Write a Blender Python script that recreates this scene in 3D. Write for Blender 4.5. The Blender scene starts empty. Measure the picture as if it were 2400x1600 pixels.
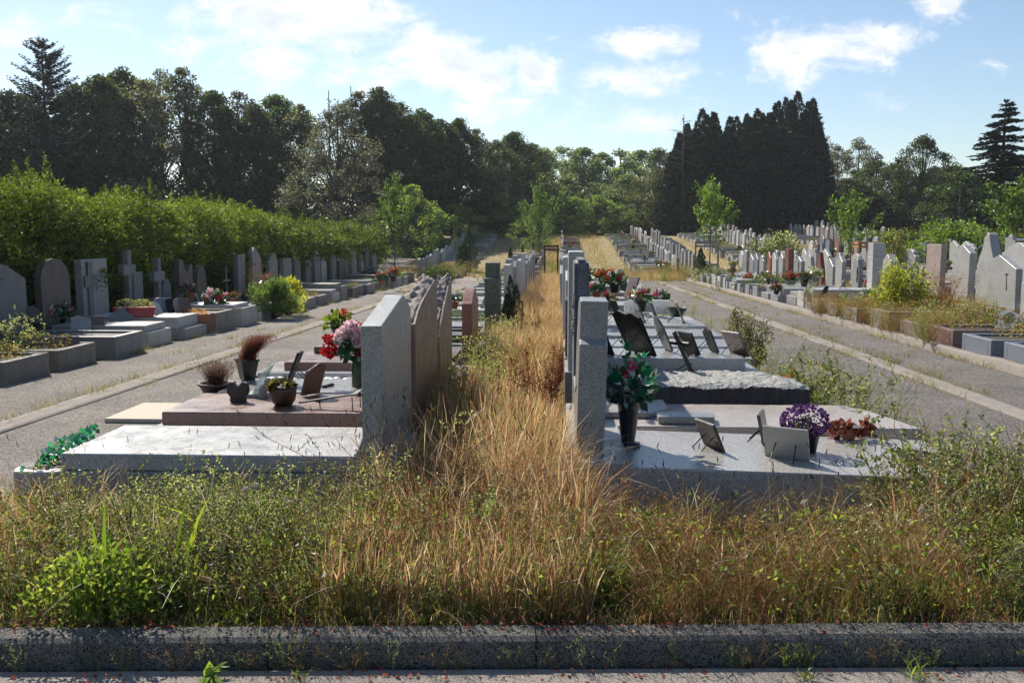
import bpy, bmesh, math, random
import numpy as np
from mathutils import Vector, Matrix, noise
R = math.radians
rnd = random.Random(7)
rng = np.random.default_rng(11)
SC = bpy.context.scene
COL = SC.collection

# ------------------------------------------------------------------ camera, world, sun, exposure
CAM_Z = 1.7
CAM_Y = .15
YAW, PITCH = R(2.74), R(6.33)
cd = bpy.data.cameras.new('camera'); cam = bpy.data.objects.new('camera', cd); COL.objects.link(cam)
cd.sensor_width = 36; cd.lens = 34.5; cd.clip_start = .05; cd.clip_end = 3000
cam.location = (0, CAM_Y, CAM_Z); cam.rotation_euler = (R(90) - PITCH, 0, YAW)
SC.camera = cam
SC.view_settings.view_transform = 'Standard'; SC.view_settings.look = 'None'
SC.view_settings.exposure = 0.55; SC.view_settings.gamma = 1
SUN_AZ, SUN_EL = R(33), R(39)      # azimuth to the left of +Y
sd = bpy.data.lights.new('sun', 'SUN'); so = bpy.data.objects.new('sun', sd); COL.objects.link(so)
sd.energy = 5.0; sd.angle = R(.53); sd.color = (1, .93, .82)
to_sun = Vector((-math.sin(SUN_AZ) * math.cos(SUN_EL), math.cos(SUN_AZ) * math.cos(SUN_EL), math.sin(SUN_EL)))
so.rotation_euler = to_sun.to_track_quat('Z', 'Y').to_euler()

SC.cycles.max_bounces = 5; SC.cycles.diffuse_bounces = 2; SC.cycles.glossy_bounces = 2
SC.cycles.transmission_bounces = 4; SC.cycles.transparent_max_bounces = 4; SC.cycles.volume_bounces = 0
SC.cycles.caustics_reflective = False; SC.cycles.caustics_refractive = False
SC.cycles.use_adaptive_sampling = True; SC.cycles.adaptive_threshold = .03
SC.cycles.use_denoising = True

W = bpy.data.worlds.new('World'); SC.world = W; W.use_nodes = True
nt = W.node_tree; N = nt.nodes; L = nt.links; N.clear()
def nd(t, **k):
    n = N.new(t)
    for a, b in k.items():
        setattr(n, a, b)
    return n
def sock(n, i, v):
    if isinstance(v, bpy.types.NodeSocket): n.id_data.links.new(v, n.inputs[i])
    else: n.inputs[i].default_value = v
def mth(op, a, b=None, c=None, clamp=False):
    n = N.new('ShaderNodeMath'); n.operation = op; n.use_clamp = clamp
    for i, v in enumerate((a, b, c)):
        if v is not None: sock(n, i, v)
    return n.outputs[0]
out = nd('ShaderNodeOutputWorld'); bg = nd('ShaderNodeBackground'); L.new(bg.outputs[0], out.inputs[0])
sky = nd('ShaderNodeTexSky'); sky.sky_type = 'NISHITA'; sky.sun_disc = False
sky.sun_elevation = SUN_EL; sky.sun_rotation = -SUN_AZ
sky.air_density = 1.0; sky.dust_density = .4; sky.ozone_density = 2.2; sky.altitude = 200
bg.inputs[1].default_value = .088
tc = nd('ShaderNodeTexCoord'); sep = nd('ShaderNodeSeparateXYZ'); L.new(tc.outputs['Generated'], sep.inputs[0])
yy = mth('MAXIMUM', sep.outputs[1], .02)
u = mth('DIVIDE', sep.outputs[0], yy); v = mth('DIVIDE', sep.outputs[2], yy)
uv0 = nd('ShaderNodeCombineXYZ'); L.new(u, uv0.inputs[0]); L.new(v, uv0.inputs[1])
wz = nd('ShaderNodeTexNoise'); wz.inputs['Scale'].default_value = 9; wz.inputs['Detail'].default_value = 5; L.new(uv0.outputs[0], wz.inputs['Vector'])
ws = nd('ShaderNodeSeparateColor'); L.new(wz.outputs['Color'], ws.inputs[0])
u = mth('ADD', u, mth('MULTIPLY', mth('SUBTRACT', ws.outputs[0], .5), .085)); v = mth('ADD', v, mth('MULTIPLY', mth('SUBTRACT', ws.outputs[1], .5), .05))
uv = nd('ShaderNodeCombineXYZ'); L.new(u, uv.inputs[0]); L.new(mth('MULTIPLY', v, 1.5), uv.inputs[1])
nz = nd('ShaderNodeTexNoise'); nz.inputs['Scale'].default_value = 15; nz.inputs['Detail'].default_value = 9; nz.inputs['Roughness'].default_value = .68
L.new(uv.outputs[0], nz.inputs['Vector'])
nzc = mth('SUBTRACT', nz.outputs['Fac'], .5)
nz2 = nd('ShaderNodeTexNoise'); nz2.inputs['Scale'].default_value = 7; nz2.inputs['Detail'].default_value = 3
L.new(uv.outputs[0], nz2.inputs['Vector'])
F_PX = 2300.0
def cloud_uv(px, py): return ((px - 1310) / F_PX, (545 - py) / F_PX)
# clouds: pixel centre, half sizes in pixels, weight
CL = [(150,50,130,42,.7),(470,110,90,45,.6),(560,20,170,70,.95),(740,60,230,110,1.15),(900,45,110,45,1),(700,150,180,50,.7),
      (1010,150,130,90,1.2),(1130,200,110,80,1.0),(1250,190,70,75,1.1),(880,190,150,60,.7),(1120,265,100,35,.6),
      (1480,115,110,38,.95),(1440,190,85,60,.9),(1560,190,60,22,.6),(1660,192,42,20,.7),(1300,103,28,9,.6),(1478,80,26,5,.6),
      (1880,150,170,58,1.05),(2010,115,130,45,.95),(1800,190,100,25,.6),(2155,45,75,42,.9),(2140,172,38,12,.5),(2265,182,55,18,.6),(2372,172,24,8,.3),
      (1500,300,300,36,.5),(1180,255,140,70,.5)]
acc = None
for px, py, rx, ry, w in CL:
    cu, cv = cloud_uv(px, py)
    a = mth('DIVIDE', mth('SUBTRACT', u, cu), rx / F_PX); b = mth('DIVIDE', mth('SUBTRACT', v, cv), ry / F_PX)
    d = mth('SQRT', mth('ADD', mth('MULTIPLY', a, a), mth('MULTIPLY', b, b)))
    m = mth('MULTIPLY', mth('SUBTRACT', 1.35, d), w * .75)
    acc = m if acc is None else mth('MAXIMUM', acc, m)
# scattered small clouds outside the photographed part of the sky too
acc = mth('MAXIMUM', acc, mth('MULTIPLY', mth('SUBTRACT', nz2.outputs['Fac'], .62), 1.2))
dens = mth('ADD', mth('MULTIPLY', acc, .85), mth('MULTIPLY', nzc, 2.6))
mr = nd('ShaderNodeMapRange'); mr.interpolation_type = 'SMOOTHSTEP'
L.new(dens, mr.inputs['Value']); mr.inputs['From Min'].default_value = .08; mr.inputs['From Max'].default_value = .80
up = mth('GREATER_THAN', sep.outputs[2], 0.0)
fac = mth('MULTIPLY', mth('MULTIPLY', mr.outputs[0], up), .93)
mr2 = nd('ShaderNodeMapRange'); mr2.interpolation_type = 'SMOOTHSTEP'      # thick middles of clouds seen against the sun are greyer
nz3 = nd('ShaderNodeTexNoise'); nz3.inputs['Scale'].default_value = 11; nz3.inputs['Detail'].default_value = 6
off = nd('ShaderNodeVectorMath'); off.operation = 'ADD'; off.inputs[1].default_value = (.4, .73, 0); L.new(uv.outputs[0], off.inputs[0]); L.new(off.outputs[0], nz3.inputs['Vector'])
L.new(mth('ADD', mth('MULTIPLY', dens, .35), nz3.outputs['Fac']), mr2.inputs['Value']); mr2.inputs['From Min'].default_value = .66; mr2.inputs['From Max'].default_value = 1.0
cc = nd('ShaderNodeMix'); cc.data_type = 'RGBA'; L.new(mr2.outputs[0], cc.inputs['Factor'])
cc.inputs['A'].default_value = (9.0, 8.85, 8.85, 1); cc.inputs['B'].default_value = (6.3, 6.9, 8.2, 1)
mx = nd('ShaderNodeMix'); mx.data_type = 'RGBA'; L.new(fac, mx.inputs['Factor'])
L.new(sky.outputs[0], mx.inputs['A']); L.new(cc.outputs['Result'], mx.inputs['B']); L.new(mx.outputs['Result'], bg.inputs[0])

# ------------------------------------------------------------------ places
_cy, _sy, _cp, _sp = math.cos(YAW), math.sin(YAW), math.cos(PITCH), math.sin(PITCH)
def ray(px, py):
    x, y = (px - 1200) / F_PX, (800 - py) / F_PX
    fx, fz = _cp + y * _sp, -_sp + y * _cp
    return (x * _cy - fx * _sy, x * _sy + fx * _cy, fz)
def atz(px, py, z):
    d = ray(px, py); t = (z - CAM_Z) / d[2]; return (d[0] * t, d[1] * t + CAM_Y, z)
def aty(px, py, Y):
    d = ray(px, py); t = (Y - CAM_Y) / d[1]; return (d[0] * t, Y, CAM_Z + d[2] * t)
def g(y):
    """height of the ground along the rows: a gentle fall, then a rise beyond the cross path"""
    base = .03 - .013 * min(y, 50) if y > 0 else .03
    t = min(max((y - 48) / 42, 0), 1); s = t * t * (3 - 2 * t)
    return base + 2.0 * s
def gv(y):
    y = np.asarray(y, float); b = .03 - .013 * np.clip(y, 0, 50); t = np.clip((y - 48) / 42, 0, 1)
    return b + 2.0 * t * t * (3 - 2 * t)

# ------------------------------------------------------------------ materials
MATS = {}
def newmat(name):
    m = bpy.data.materials.new(name); m.use_nodes = True; MATS[name] = m
    m.node_tree.nodes.clear(); return m
def mnode(m, t, **k):
    n = m.node_tree.nodes.new(t)
    for a, b in k.items(): setattr(n, a, b)
    return n
def mmath(m, op, a, b=None, clamp=False):
    n = mnode(m, 'ShaderNodeMath', operation=op, use_clamp=clamp)
    sock(n, 0, a)
    if b is not None: sock(n, 1, b)
    return n.outputs[0]
def mixc(m, f, a, b, blend='MIX'):
    n = mnode(m, 'ShaderNodeMix', data_type='RGBA', blend_type=blend)
    for k, v in (('Factor', f), ('A', a), ('B', b)):
        if isinstance(v, bpy.types.NodeSocket): m.node_tree.links.new(v, n.inputs[k])
        elif k == 'Factor': n.inputs[k].default_value = v
        else: n.inputs[k].default_value = (*v, 1) if len(v) == 3 else v
    return n.outputs['Result']
def tex(m, kind, scale, vec=None, detail=2, rough=.5, **k):
    n = mnode(m, 'ShaderNodeTex' + kind, **k); n.inputs['Scale'].default_value = scale
    if 'Detail' in n.inputs: n.inputs['Detail'].default_value = detail
    if 'Roughness' in n.inputs: n.inputs['Roughness'].default_value = rough
    if vec is None:
        t = m.node_tree.nodes.get('tc') or mnode(m, 'ShaderNodeTexCoord', name='tc'); vec = t.outputs['Object']
    m.node_tree.links.new(vec, n.inputs['Vector']); return n
def ramp(m, f, stops, interp='LINEAR'):
    n = mnode(m, 'ShaderNodeValToRGB'); n.color_ramp.interpolation = interp
    e = n.color_ramp.elements
    while len(e) < len(stops): e.new(.5)
    for i, (p, c) in enumerate(stops):
        e[i].position = p; e[i].color = (*c, 1) if len(c) == 3 else c
    sock(n, 0, f); return n.outputs[0]
def maprange(m, f, a, b, c, d):
    n = mnode(m, 'ShaderNodeMapRange'); sock(n, 0, f)
    for i, v in enumerate((a, b, c, d)): n.inputs[i + 1].default_value = v
    return n.outputs[0]
def finish(m, color, rough=.8, bump=None, bd=.01, spec=.5, metallic=0, **extra):
    p = mnode(m, 'ShaderNodeBsdfPrincipled'); o = mnode(m, 'ShaderNodeOutputMaterial')
    def s(k, v):
        if isinstance(v, bpy.types.NodeSocket): m.node_tree.links.new(v, p.inputs[k])
        else: p.inputs[k].default_value = v
    s('Base Color', (*color, 1) if isinstance(color, tuple) and len(color) == 3 else color)
    s('Roughness', rough); s('Specular IOR Level', spec); s('Metallic', metallic)
    for k, v in extra.items(): s(k.replace('_', ' '), v)
    if bump is not None:
        b = mnode(m, 'ShaderNodeBump'); b.inputs['Strength'].default_value = 1; b.inputs['Distance'].default_value = bd
        m.node_tree.links.new(bump, b.inputs['Height']); m.node_tree.links.new(b.outputs[0], p.inputs['Normal'])
    m.node_tree.links.new(p.outputs[0], o.inputs[0]); return m
def granite(name, light, dark, rough=.28, grain=200, contrast=.5, stain=.35, moss=0.0, bd=.0006, spec=.5):
    k_ = .56; light = tuple(x * k_ for x in light); dark = tuple(x * k_ * .62 for x in dark)
    m = newmat(name)
    v = tex(m, 'Voronoi', grain); n1 = tex(m, 'Noise', grain * .55, detail=3, rough=.7)
    sc_ = mnode(m, 'ShaderNodeSeparateColor'); m.node_tree.links.new(v.outputs['Color'], sc_.inputs[0])
    f = mmath(m, 'ADD', mmath(m, 'MULTIPLY', sc_.outputs[0], .62), mmath(m, 'MULTIPLY', n1.outputs['Fac'], .38))
    k1 = tuple(x * .55 for x in dark); k2 = tuple(min(1, x * 1.45) for x in light)
    c = ramp(m, f, [(.2, k1), (.34, dark), (.60, light), (.82, k2)])
    big = tex(m, 'Noise', 2.3, detail=5, rough=.65); st = maprange(m, big.outputs['Fac'], .42, .72, 0, stain)
    c = mixc(m, st, c, (dark[0] * .6 + .03, dark[1] * .6 + .03, dark[2] * .5 + .02))
    oi = mnode(m, 'ShaderNodeObjectInfo')
    c = mixc(m, 1.0, c, ramp(m, oi.outputs['Random'], [(0, (.84, .84, .86)), (1, (1.1, 1.08, 1.05))]), 'MULTIPLY')
    if moss:
        mo = tex(m, 'Noise', 14, detail=6, rough=.7)
        c = mixc(m, maprange(m, mo.outputs['Fac'], .5, .62, 0, moss), c, (.09, .1, .05))
    dust = tex(m, 'Noise', 6, detail=6, rough=.75)
    r = maprange(m, dust.outputs['Fac'], .3, .7, rough * .75, min(rough * 1.7, 1))
    return finish(m, c, r, f, bd, spec)
granite('grey_granite', (.46, .46, .45), (.17, .17, .18))
granite('pale_granite', (.60, .59, .56), (.30, .295, .29), rough=.32, contrast=.7)
granite('white_granite', (.70, .69, .67), (.42, .42, .41), rough=.35, contrast=.8)
granite('blue_granite', (.30, .33, .38), (.09, .10, .13), rough=.3)
granite('dark_granite', (.10, .10, .105), (.03, .03, .033), rough=.16, contrast=1)
granite('black_granite', (.034, .032, .032), (.012, .012, .012), rough=.5, contrast=1.2, stain=.1, spec=.15)
granite('pink_granite', (.50, .40, .36), (.24, .17, .15), rough=.32)
granite('rose_granite', (.34, .20, .165), (.12, .06, .055), rough=.26)
granite('brown_granite', (.20, .125, .10), (.07, .04, .035), rough=.3, contrast=.9)
granite('red_granite', (.36, .13, .09), (.13, .04, .035), rough=.26)
granite('weathered_stone', (.42, .40, .36), (.20, .19, .17), rough=.75, grain=90, stain=.7, moss=.5)
granite('shaded_stone', (.27, .27, .28), (.13, .13, .14), rough=.4, stain=.5)  # grey stone with the shade under the hedge put into its colour
granite('shaded_brownstone', (.17, .13, .115), (.07, .05, .045), rough=.4)  # brown stone, colour darkened to carry the hedge's shade
granite('shaded_old_concrete', (.36, .32, .27), (.20, .175, .15), rough=.85, stain=.6, moss=.3)  # mossy concrete for the hedge row, shade there included in its tone
granite('mossy_stone', (.20, .20, .17), (.08, .085, .07), rough=.85, grain=60, stain=.8, moss=.9)
granite('rough_grey', (.52, .51, .49), (.22, .22, .22), rough=.85, grain=120, bd=.004)
granite('rough_pink', (.42, .35, .32), (.15, .12, .11), rough=.9, grain=90, bd=.004)
granite('slate', (.12, .12, .125), (.05, .05, .055), rough=.55, contrast=1, spec=.2)

def plain(name, c, rough=.6, noise_=.15, **k):
    m = newmat(name); n = tex(m, 'Noise', 22, detail=5, rough=.7)
    f = maprange(m, n.outputs['Fac'], .3, .7, 0, 1)
    cc = mixc(m, f, tuple(x * (1 - noise_) for x in c), tuple(min(1, x * (1 + noise_)) for x in c))
    return finish(m, cc, rough, **k)
granite('polished_grey', (.55, .54, .52), (.28, .275, .27), rough=.15, contrast=.9, stain=.1)
granite('slab_granite', (.62, .62, .60), (.42, .42, .41), rough=.24, contrast=.8, stain=.3)
plain('dark_plastic', (.012, .014, .013), .3); plain('grey_plastic', (.12, .13, .14), .5)
plain('terracotta', (.36, .13, .06), .75); plain('red_plastic', (.33, .02, .03), .4); plain('glazed_blue', (.10, .10, .14), .35)
plain('cream_pot', (.62, .60, .36), .5); plain('black_metal', (.014, .013, .012), .4, metallic=.6)
plain('dark_iron', (.018, .017, .018), .6); plain('bronze', (.06, .05, .035), .45, metallic=.5); plain('cast_stone', (.30, .31, .31), .85)
plain('timber', (.24, .20, .155), .85, .3); plain('dark_timber', (.07, .05, .04), .85, .3); plain('orange_timber', (.40, .17, .06), .8, .2)
plain('white_paint', (.72, .72, .70), .5); plain('porcelain', (.8, .8, .8), .2); plain('photo_blue', (.28, .32, .55), .3)
plain('gold', (.5, .36, .12), .35, metallic=.7); plain('roof_red', (.25, .075, .06), .8, .3); plain('house_wall', (.55, .5, .42), .9)
plain('bark', (.075, .062, .05), .95, .35); plain('pale_bark', (.28, .27, .25), .9, .4); plain('dead_wood', (.16, .13, .115), .9, .3)
plain('planter_soil', (.055, .040, .028), .95, .4)
m = newmat('clear_glass'); finish(m, (.55, .75, .68), .05, Transmission_Weight=.85, IOR=1.45, Alpha=.75)
m = newmat('green_glass'); finish(m, (.06, .09, .035), .1, Transmission_Weight=.35, IOR=1.4)
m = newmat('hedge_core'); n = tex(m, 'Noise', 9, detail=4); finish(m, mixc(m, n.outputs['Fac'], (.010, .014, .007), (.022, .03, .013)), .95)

def leafmat(name, trans=.45, gloss=.25, var=.35, rough=.45, tint=(1.5, 1.55, .7)):
    """leaves: colour from the leaf's own attribute, light passes through"""
    m = newmat(name); a = mnode(m, 'ShaderNodeAttribute', attribute_name='col')
    oi = mnode(m, 'ShaderNodeObjectInfo')
    c = mixc(m, 1.0, a.outputs['Color'], ramp(m, oi.outputs['Random'], [(0, (1 - var, 1 - var, 1 - var * .8)), (1, (1 + var * .6, 1 + var * .5, 1))]), 'MULTIPLY')
    d = mnode(m, 'ShaderNodeBsdfDiffuse'); t = mnode(m, 'ShaderNodeBsdfTranslucent'); gl = mnode(m, 'ShaderNodeBsdfGlossy')
    gl.inputs['Roughness'].default_value = rough; gl.inputs['Color'].default_value = (.9, .95, 1, 1)
    l = m.node_tree.links; l.new(c, d.inputs[0])
    tcx = mixc(m, 1.0, c, tint, 'MULTIPLY'); l.new(tcx, t.inputs[0])
    a1 = mnode(m, 'ShaderNodeMixShader'); a1.inputs[0].default_value = trans; l.new(d.outputs[0], a1.inputs[1]); l.new(t.outputs[0], a1.inputs[2])
    fr = mnode(m, 'ShaderNodeFresnel'); fr.inputs[0].default_value = 1.4
    a2 = mnode(m, 'ShaderNodeMixShader'); l.new(mmath(m, 'MULTIPLY', fr.outputs[0], gloss), a2.inputs[0]); l.new(a1.outputs[0], a2.inputs[1]); l.new(gl.outputs[0], a2.inputs[2])
    o = mnode(m, 'ShaderNodeOutputMaterial'); l.new(a2.outputs[0], o.inputs[0]); return m
leafmat('leaves', .5, .05, .35, .5, (2.0, 2.0, .85)); leafmat('hedge_leaves', .42, .05, .3, .5, (2.1, 2.05, .8)); leafmat('tree_leaves', .42, .07, .3, .55, (1.9, 1.9, .95)); leafmat('straw', .5, .05, .1, .5, (1.45, 1.32, 1.1)); leafmat('petals', .35, .02, 0, .6, (1.1, 1.0, 1.0)); leafmat('silk', .35, .35, 0, .35); leafmat('needles', .12, .10, .2, .6)

# ------------------------------------------------------------------ mesh and object helpers
def tag(o, label=None, cat=None, group=None, kind=None):
    if label: o['label'] = label
    if cat: o['category'] = cat
    if group: o['group'] = group
    if kind: o['kind'] = kind
    return o
def link(o, parent=None):
    COL.objects.link(o)
    if parent is not None: o.parent = parent
    return o
def empty(name, loc, rz=0.0, label=None, cat=None, group=None, rx=0, ry=0):
    o = bpy.data.objects.new(name, None); o.empty_display_size = .1; link(o)
    o.location = loc; o.rotation_euler = (rx, ry, rz); return tag(o, label, cat, group)
def put(name, me, parent=None, loc=(0, 0, 0), rot=(0, 0, 0), scale=(1, 1, 1)):
    o = bpy.data.objects.new(name, me); link(o, parent); o.location = loc; o.rotation_euler = rot; o.scale = scale; return o
def bm_mesh(bm, mats, smooth=False, name='m'):
    me = bpy.data.meshes.new(name); bmesh.ops.recalc_face_normals(bm, faces=bm.faces); bm.to_mesh(me); bm.free()
    for mm in (mats if isinstance(mats, (list, tuple)) else [mats]): me.materials.append(MATS[mm])
    if smooth: me.polygons.foreach_set('use_smooth', [True] * len(me.polygons))
    return me
class Acc:
    """collects quads (numpy) with one colour per vertex"""
    def __init__(s): s.V = []; s.F = []; s.C = []; s.n = 0
    def add(s, V, F, C):
        V = np.asarray(V, np.float32).reshape(-1, 3); C = np.asarray(C, np.float32)
        if C.ndim == 1: C = np.tile(C, (len(V), 1))
        s.V.append(V); s.F.append(np.asarray(F, np.int64).reshape(-1, 4) + s.n); s.C.append(C); s.n += len(V)
    def arrays(s): return np.concatenate(s.V), np.concatenate(s.F), np.concatenate(s.C)
    def mesh(s, mat, name='m'):
        V, F, C = s.arrays(); return qmesh(V, F, C, mat, name)
    def scatter(s, T, pos, rz, sc, tint=None, tilt=None):
        """copies a template (V, F, C) to many places"""
        V, F, C = T; n = len(pos); pos = np.asarray(pos); rz = np.asarray(rz); sc = np.broadcast_to(np.asarray(sc, float), (n,))
        c, si = np.cos(rz)[:, None], np.sin(rz)[:, None]
        X = V[None, :, 0] * sc[:, None]; Y = V[None, :, 1] * sc[:, None]; Z = V[None, :, 2] * sc[:, None]
        if tilt is not None: X = X + Z * tilt[:, :1]; Y = Y + Z * tilt[:, 1:]
        P = np.stack([X * c - Y * si + pos[:, :1], X * si + Y * c + pos[:, 1:2], Z + pos[:, 2:3]], -1).reshape(-1, 3)
        FF = (F[None] + (np.arange(n) * len(V))[:, None, None]).reshape(-1, 4)
        CC = np.tile(C, (n, 1))
        if tint is not None: CC = CC * np.repeat(tint, len(V), 0)
        s.add(P, FF, CC)
def qmesh(V, F, C, mat, name='m'):
    me = bpy.data.meshes.new(name); nv, nf = len(V), len(F)
    me.vertices.add(nv); me.vertices.foreach_set('co', np.ascontiguousarray(V, np.float32).ravel())
    me.loops.add(nf * 4); me.loops.foreach_set('vertex_index', np.ascontiguousarray(F, np.int32).ravel())
    me.polygons.add(nf); me.polygons.foreach_set('loop_start', np.arange(0, nf * 4, 4, dtype=np.int32))
    try: me.polygons.foreach_set('loop_total', np.full(nf, 4, np.int32))
    except Exception: pass
    if C is not None:
        a = me.color_attributes.new('col', 'FLOAT_COLOR', 'POINT')
        a.data.foreach_set('color', np.concatenate([C, np.ones((nv, 1), np.float32)], 1).astype(np.float32).ravel())
    me.update(); me.materials.append(MATS[mat]); return me
def unit(v): return v / (np.linalg.norm(v, axis=-1, keepdims=True) + 1e-9)
def rsphere(n, r=rng): return unit(r.normal(size=(n, 3)))
def leaves(acc, P, D, Ls, Wd, C, fold=.15, r=rng):
    """diamond leaves: base P, direction D, length, width"""
    n = len(P); D = unit(np.asarray(D, float)); S = unit(np.cross(D, r.normal(size=(n, 3)))); U = np.cross(S, D)
    Ls = np.broadcast_to(Ls, (n,))[:, None]; Wd = np.broadcast_to(Wd, (n,))[:, None]
    mid = P + D * Ls * .5 + U * Ls * fold
    V = np.stack([P, mid + S * Wd * .5, P + D * Ls, mid - S * Wd * .5], 1).reshape(-1, 3)
    F = np.arange(n * 4).reshape(n, 4); C = np.asarray(C, float)
    if C.ndim == 1: C = np.tile(C, (n, 1))
    acc.add(V, F, np.repeat(C, 4, 0))
def blades(acc, P, H, Wd, lean, C, segs=3, droop=.5, r=rng, head=0.0, tipw=.1):
    """grass blades as bending ribbons; head > 0 widens the top into a seed head"""
    n = len(P); H = np.broadcast_to(H, (n,)).astype(float); lean = np.asarray(lean, float)
    a = r.uniform(0, 2 * np.pi, n); S = np.stack([np.cos(a), np.sin(a), 0 * a], 1)
    rows = []
    for i in range(segs + 1):
        t = i / segs
        c = P + np.stack([lean[:, 0] * t ** 2 * H, lean[:, 1] * t ** 2 * H, H * (t - droop * .5 * t ** 3 * np.linalg.norm(lean, axis=1))], 1)
        w = Wd * (1 - t * (1 - tipw))
        if head and t > .72: w = Wd * head * (1.0 if i < segs else .25)
        w = np.broadcast_to(w, (n,))[:, None]
        rows.append(np.stack([c - S * w * .5, c + S * w * .5], 1))
    V = np.stack(rows, 1).reshape(-1, 3); k = 2 * (segs + 1)
    f = np.array([[2 * i, 2 * i + 1, 2 * i + 3, 2 * i + 2] for i in range(segs)])
    F = (f[None] + (np.arange(n) * k)[:, None, None]).reshape(-1, 4); C = np.asarray(C, float)
    if C.ndim == 1: C = np.tile(C, (n, 1))
    acc.add(V, F, np.repeat(C, k, 0))
def stick(acc, a, b, r0, r1, c, k=3):
    a = np.asarray(a, float); b = np.asarray(b, float); d = unit(b - a); s = unit(np.cross(d, [.3, .9, .2])); t = np.cross(d, s)
    an = np.arange(k) * 2 * np.pi / k; ring = np.cos(an)[:, None] * s + np.sin(an)[:, None] * t
    V = np.concatenate([a + ring * r0, b + ring * r1]); F = [[i, (i + 1) % k, (i + 1) % k + k, i + k] for i in range(k)]
    acc.add(V, F, c)
def pal(n, cols, jit=.15, r=rng, p=None):
    c = np.asarray(cols, float)[r.choice(len(cols), n, p=p)]
    return np.clip(c * (1 + r.normal(0, jit, (n, 1))) * (1 + r.normal(0, jit * .3, (n, 3))), .002, 1)

def add_box(bm, x0, x1, y0, y1, z0, z1, mi=0):
    vs = [bm.verts.new(p) for p in ((x0,y0,z0),(x1,y0,z0),(x1,y1,z0),(x0,y1,z0),(x0,y0,z1),(x1,y0,z1),(x1,y1,z1),(x0,y1,z1))]
    for f in ((0,3,2,1),(4,5,6,7),(0,1,5,4),(1,2,6,5),(2,3,7,6),(3,0,4,7)):
        bm.faces.new([vs[i] for i in f]).material_index = mi
    return vs
def add_prism(bm, prof, x0, x1, axis='x', mi=0):
    """extrudes a (p, q) outline along an axis: x -> (y, z) outline, z -> (x, y) outline, y -> (x, z) outline"""
    mk = {'x': lambda e, p: (e, p[0], p[1]), 'z': lambda e, p: (p[0], p[1], e), 'y': lambda e, p: (p[0], e, p[1])}[axis]
    a = [bm.verts.new(mk(x0, p)) for p in prof]; b = [bm.verts.new(mk(x1, p)) for p in prof]; n = len(prof)
    bm.faces.new(a).material_index = mi; bm.faces.new(b[::-1]).material_index = mi
    for i in range(n): bm.faces.new((a[i], a[(i + 1) % n], b[(i + 1) % n], b[i])).material_index = mi
def bev(bm, off=.006, seg=1):
    bmesh.ops.recalc_face_normals(bm, faces=bm.faces)
    es = [e for e in bm.edges if len(e.link_faces) == 2 and e.calc_face_angle(0) > .5]
    bmesh.ops.bevel(bm, geom=es, offset=off, segments=seg, affect='EDGES', clamp_overlap=True)
def add_lathe(bm, prof, n=16, c=(0, 0, 0), mi=0, cap=True, square=False):
    rings = []
    for r, z in prof:
        ring = []
        for i in range(n):
            a = 2 * math.pi * (i + .5) / n; k = 1
            if square: k = .98 / max(abs(math.cos(a)), abs(math.sin(a)))
            ring.append(bm.verts.new((c[0] + r * k * math.cos(a), c[1] + r * k * math.sin(a), c[2] + z)))
        rings.append(ring)
    for a, b in zip(rings, rings[1:]):
        for i in range(n): bm.faces.new((a[i], a[(i + 1) % n], b[(i + 1) % n], b[i])).material_index = mi
    if cap:
        bm.faces.new(rings[0][::-1]).material_index = mi; bm.faces.new(rings[-1]).material_index = mi
def add_tube(bm, pts, r, n=6, mi=0):
    pts = [Vector(p) for p in pts]; rings = []
    for i, p in enumerate(pts):
        d = (pts[min(i + 1, len(pts) - 1)] - pts[max(i - 1, 0)]).normalized()
        s = d.cross(Vector((.21, .37, .9))).normalized(); t = d.cross(s); rr = r[i] if isinstance(r, (list, tuple)) else r
        rings.append([bm.verts.new(p + (s * math.cos(2 * math.pi * k / n) + t * math.sin(2 * math.pi * k / n)) * rr) for k in range(n)])
    for a, b in zip(rings, rings[1:]):
        for k in range(n): bm.faces.new((a[k], a[(k + 1) % n], b[(k + 1) % n], b[k])).material_index = mi
    bm.faces.new(rings[0][::-1]); bm.faces.new(rings[-1])
def box_mesh(x0, x1, y0, y1, z0, z1, mat, b=.006):
    bm = bmesh.new(); add_box(bm, x0, x1, y0, y1, z0, z1)
    if b: bev(bm, b)
    return bm_mesh(bm, mat)
def obj(name, bm, mat, parent=None, smooth=False, **k): return put(name, bm_mesh(bm, mat, smooth), parent, **k)
def fbm(x, y, z=0.0, s=1.0, o=4): return noise.fractal(Vector((x * s, y * s, z * s)), 1.0, 2.0, o)
# ------------------------------------------------------------------ ground, paths, kerb
def sm(t): t = min(max(t, 0), 1); return t * t * (3 - 2 * t)
def rise(x): return .35 * sm((x - 8.7) / 1.0) + .04 * min(max(0, x - 10), 25)
def G(x, y): return g(y) + rise(x) * (1 - sm((y - 48) / 42))
def GV(x, y):
    x = np.asarray(x, float); y = np.asarray(y, float)
    t = np.clip((x - 8.7), 0, 1); r = .35 * t * t * (3 - 2 * t) + .04 * np.clip(x - 10, 0, 25)
    s = np.clip((y - 48) / 42, 0, 1); return gv(y) + r * (1 - s * s * (3 - 2 * s))
YL = [-40, -20, -8, -3] + list(range(0, 101)) + [110, 125, 150, 200, 300, 500]
XL = [-300, -150, -80, -50, -35, -25, -20, -16, -13, -11, -9, -7, -5, -3, -1, 1, 3, 5, 7, 8.7, 9, 9.25, 9.5, 9.75, 10, 12, 14, 16, 18, 20, 24, 28, 35, 50, 80, 150, 300]
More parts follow.
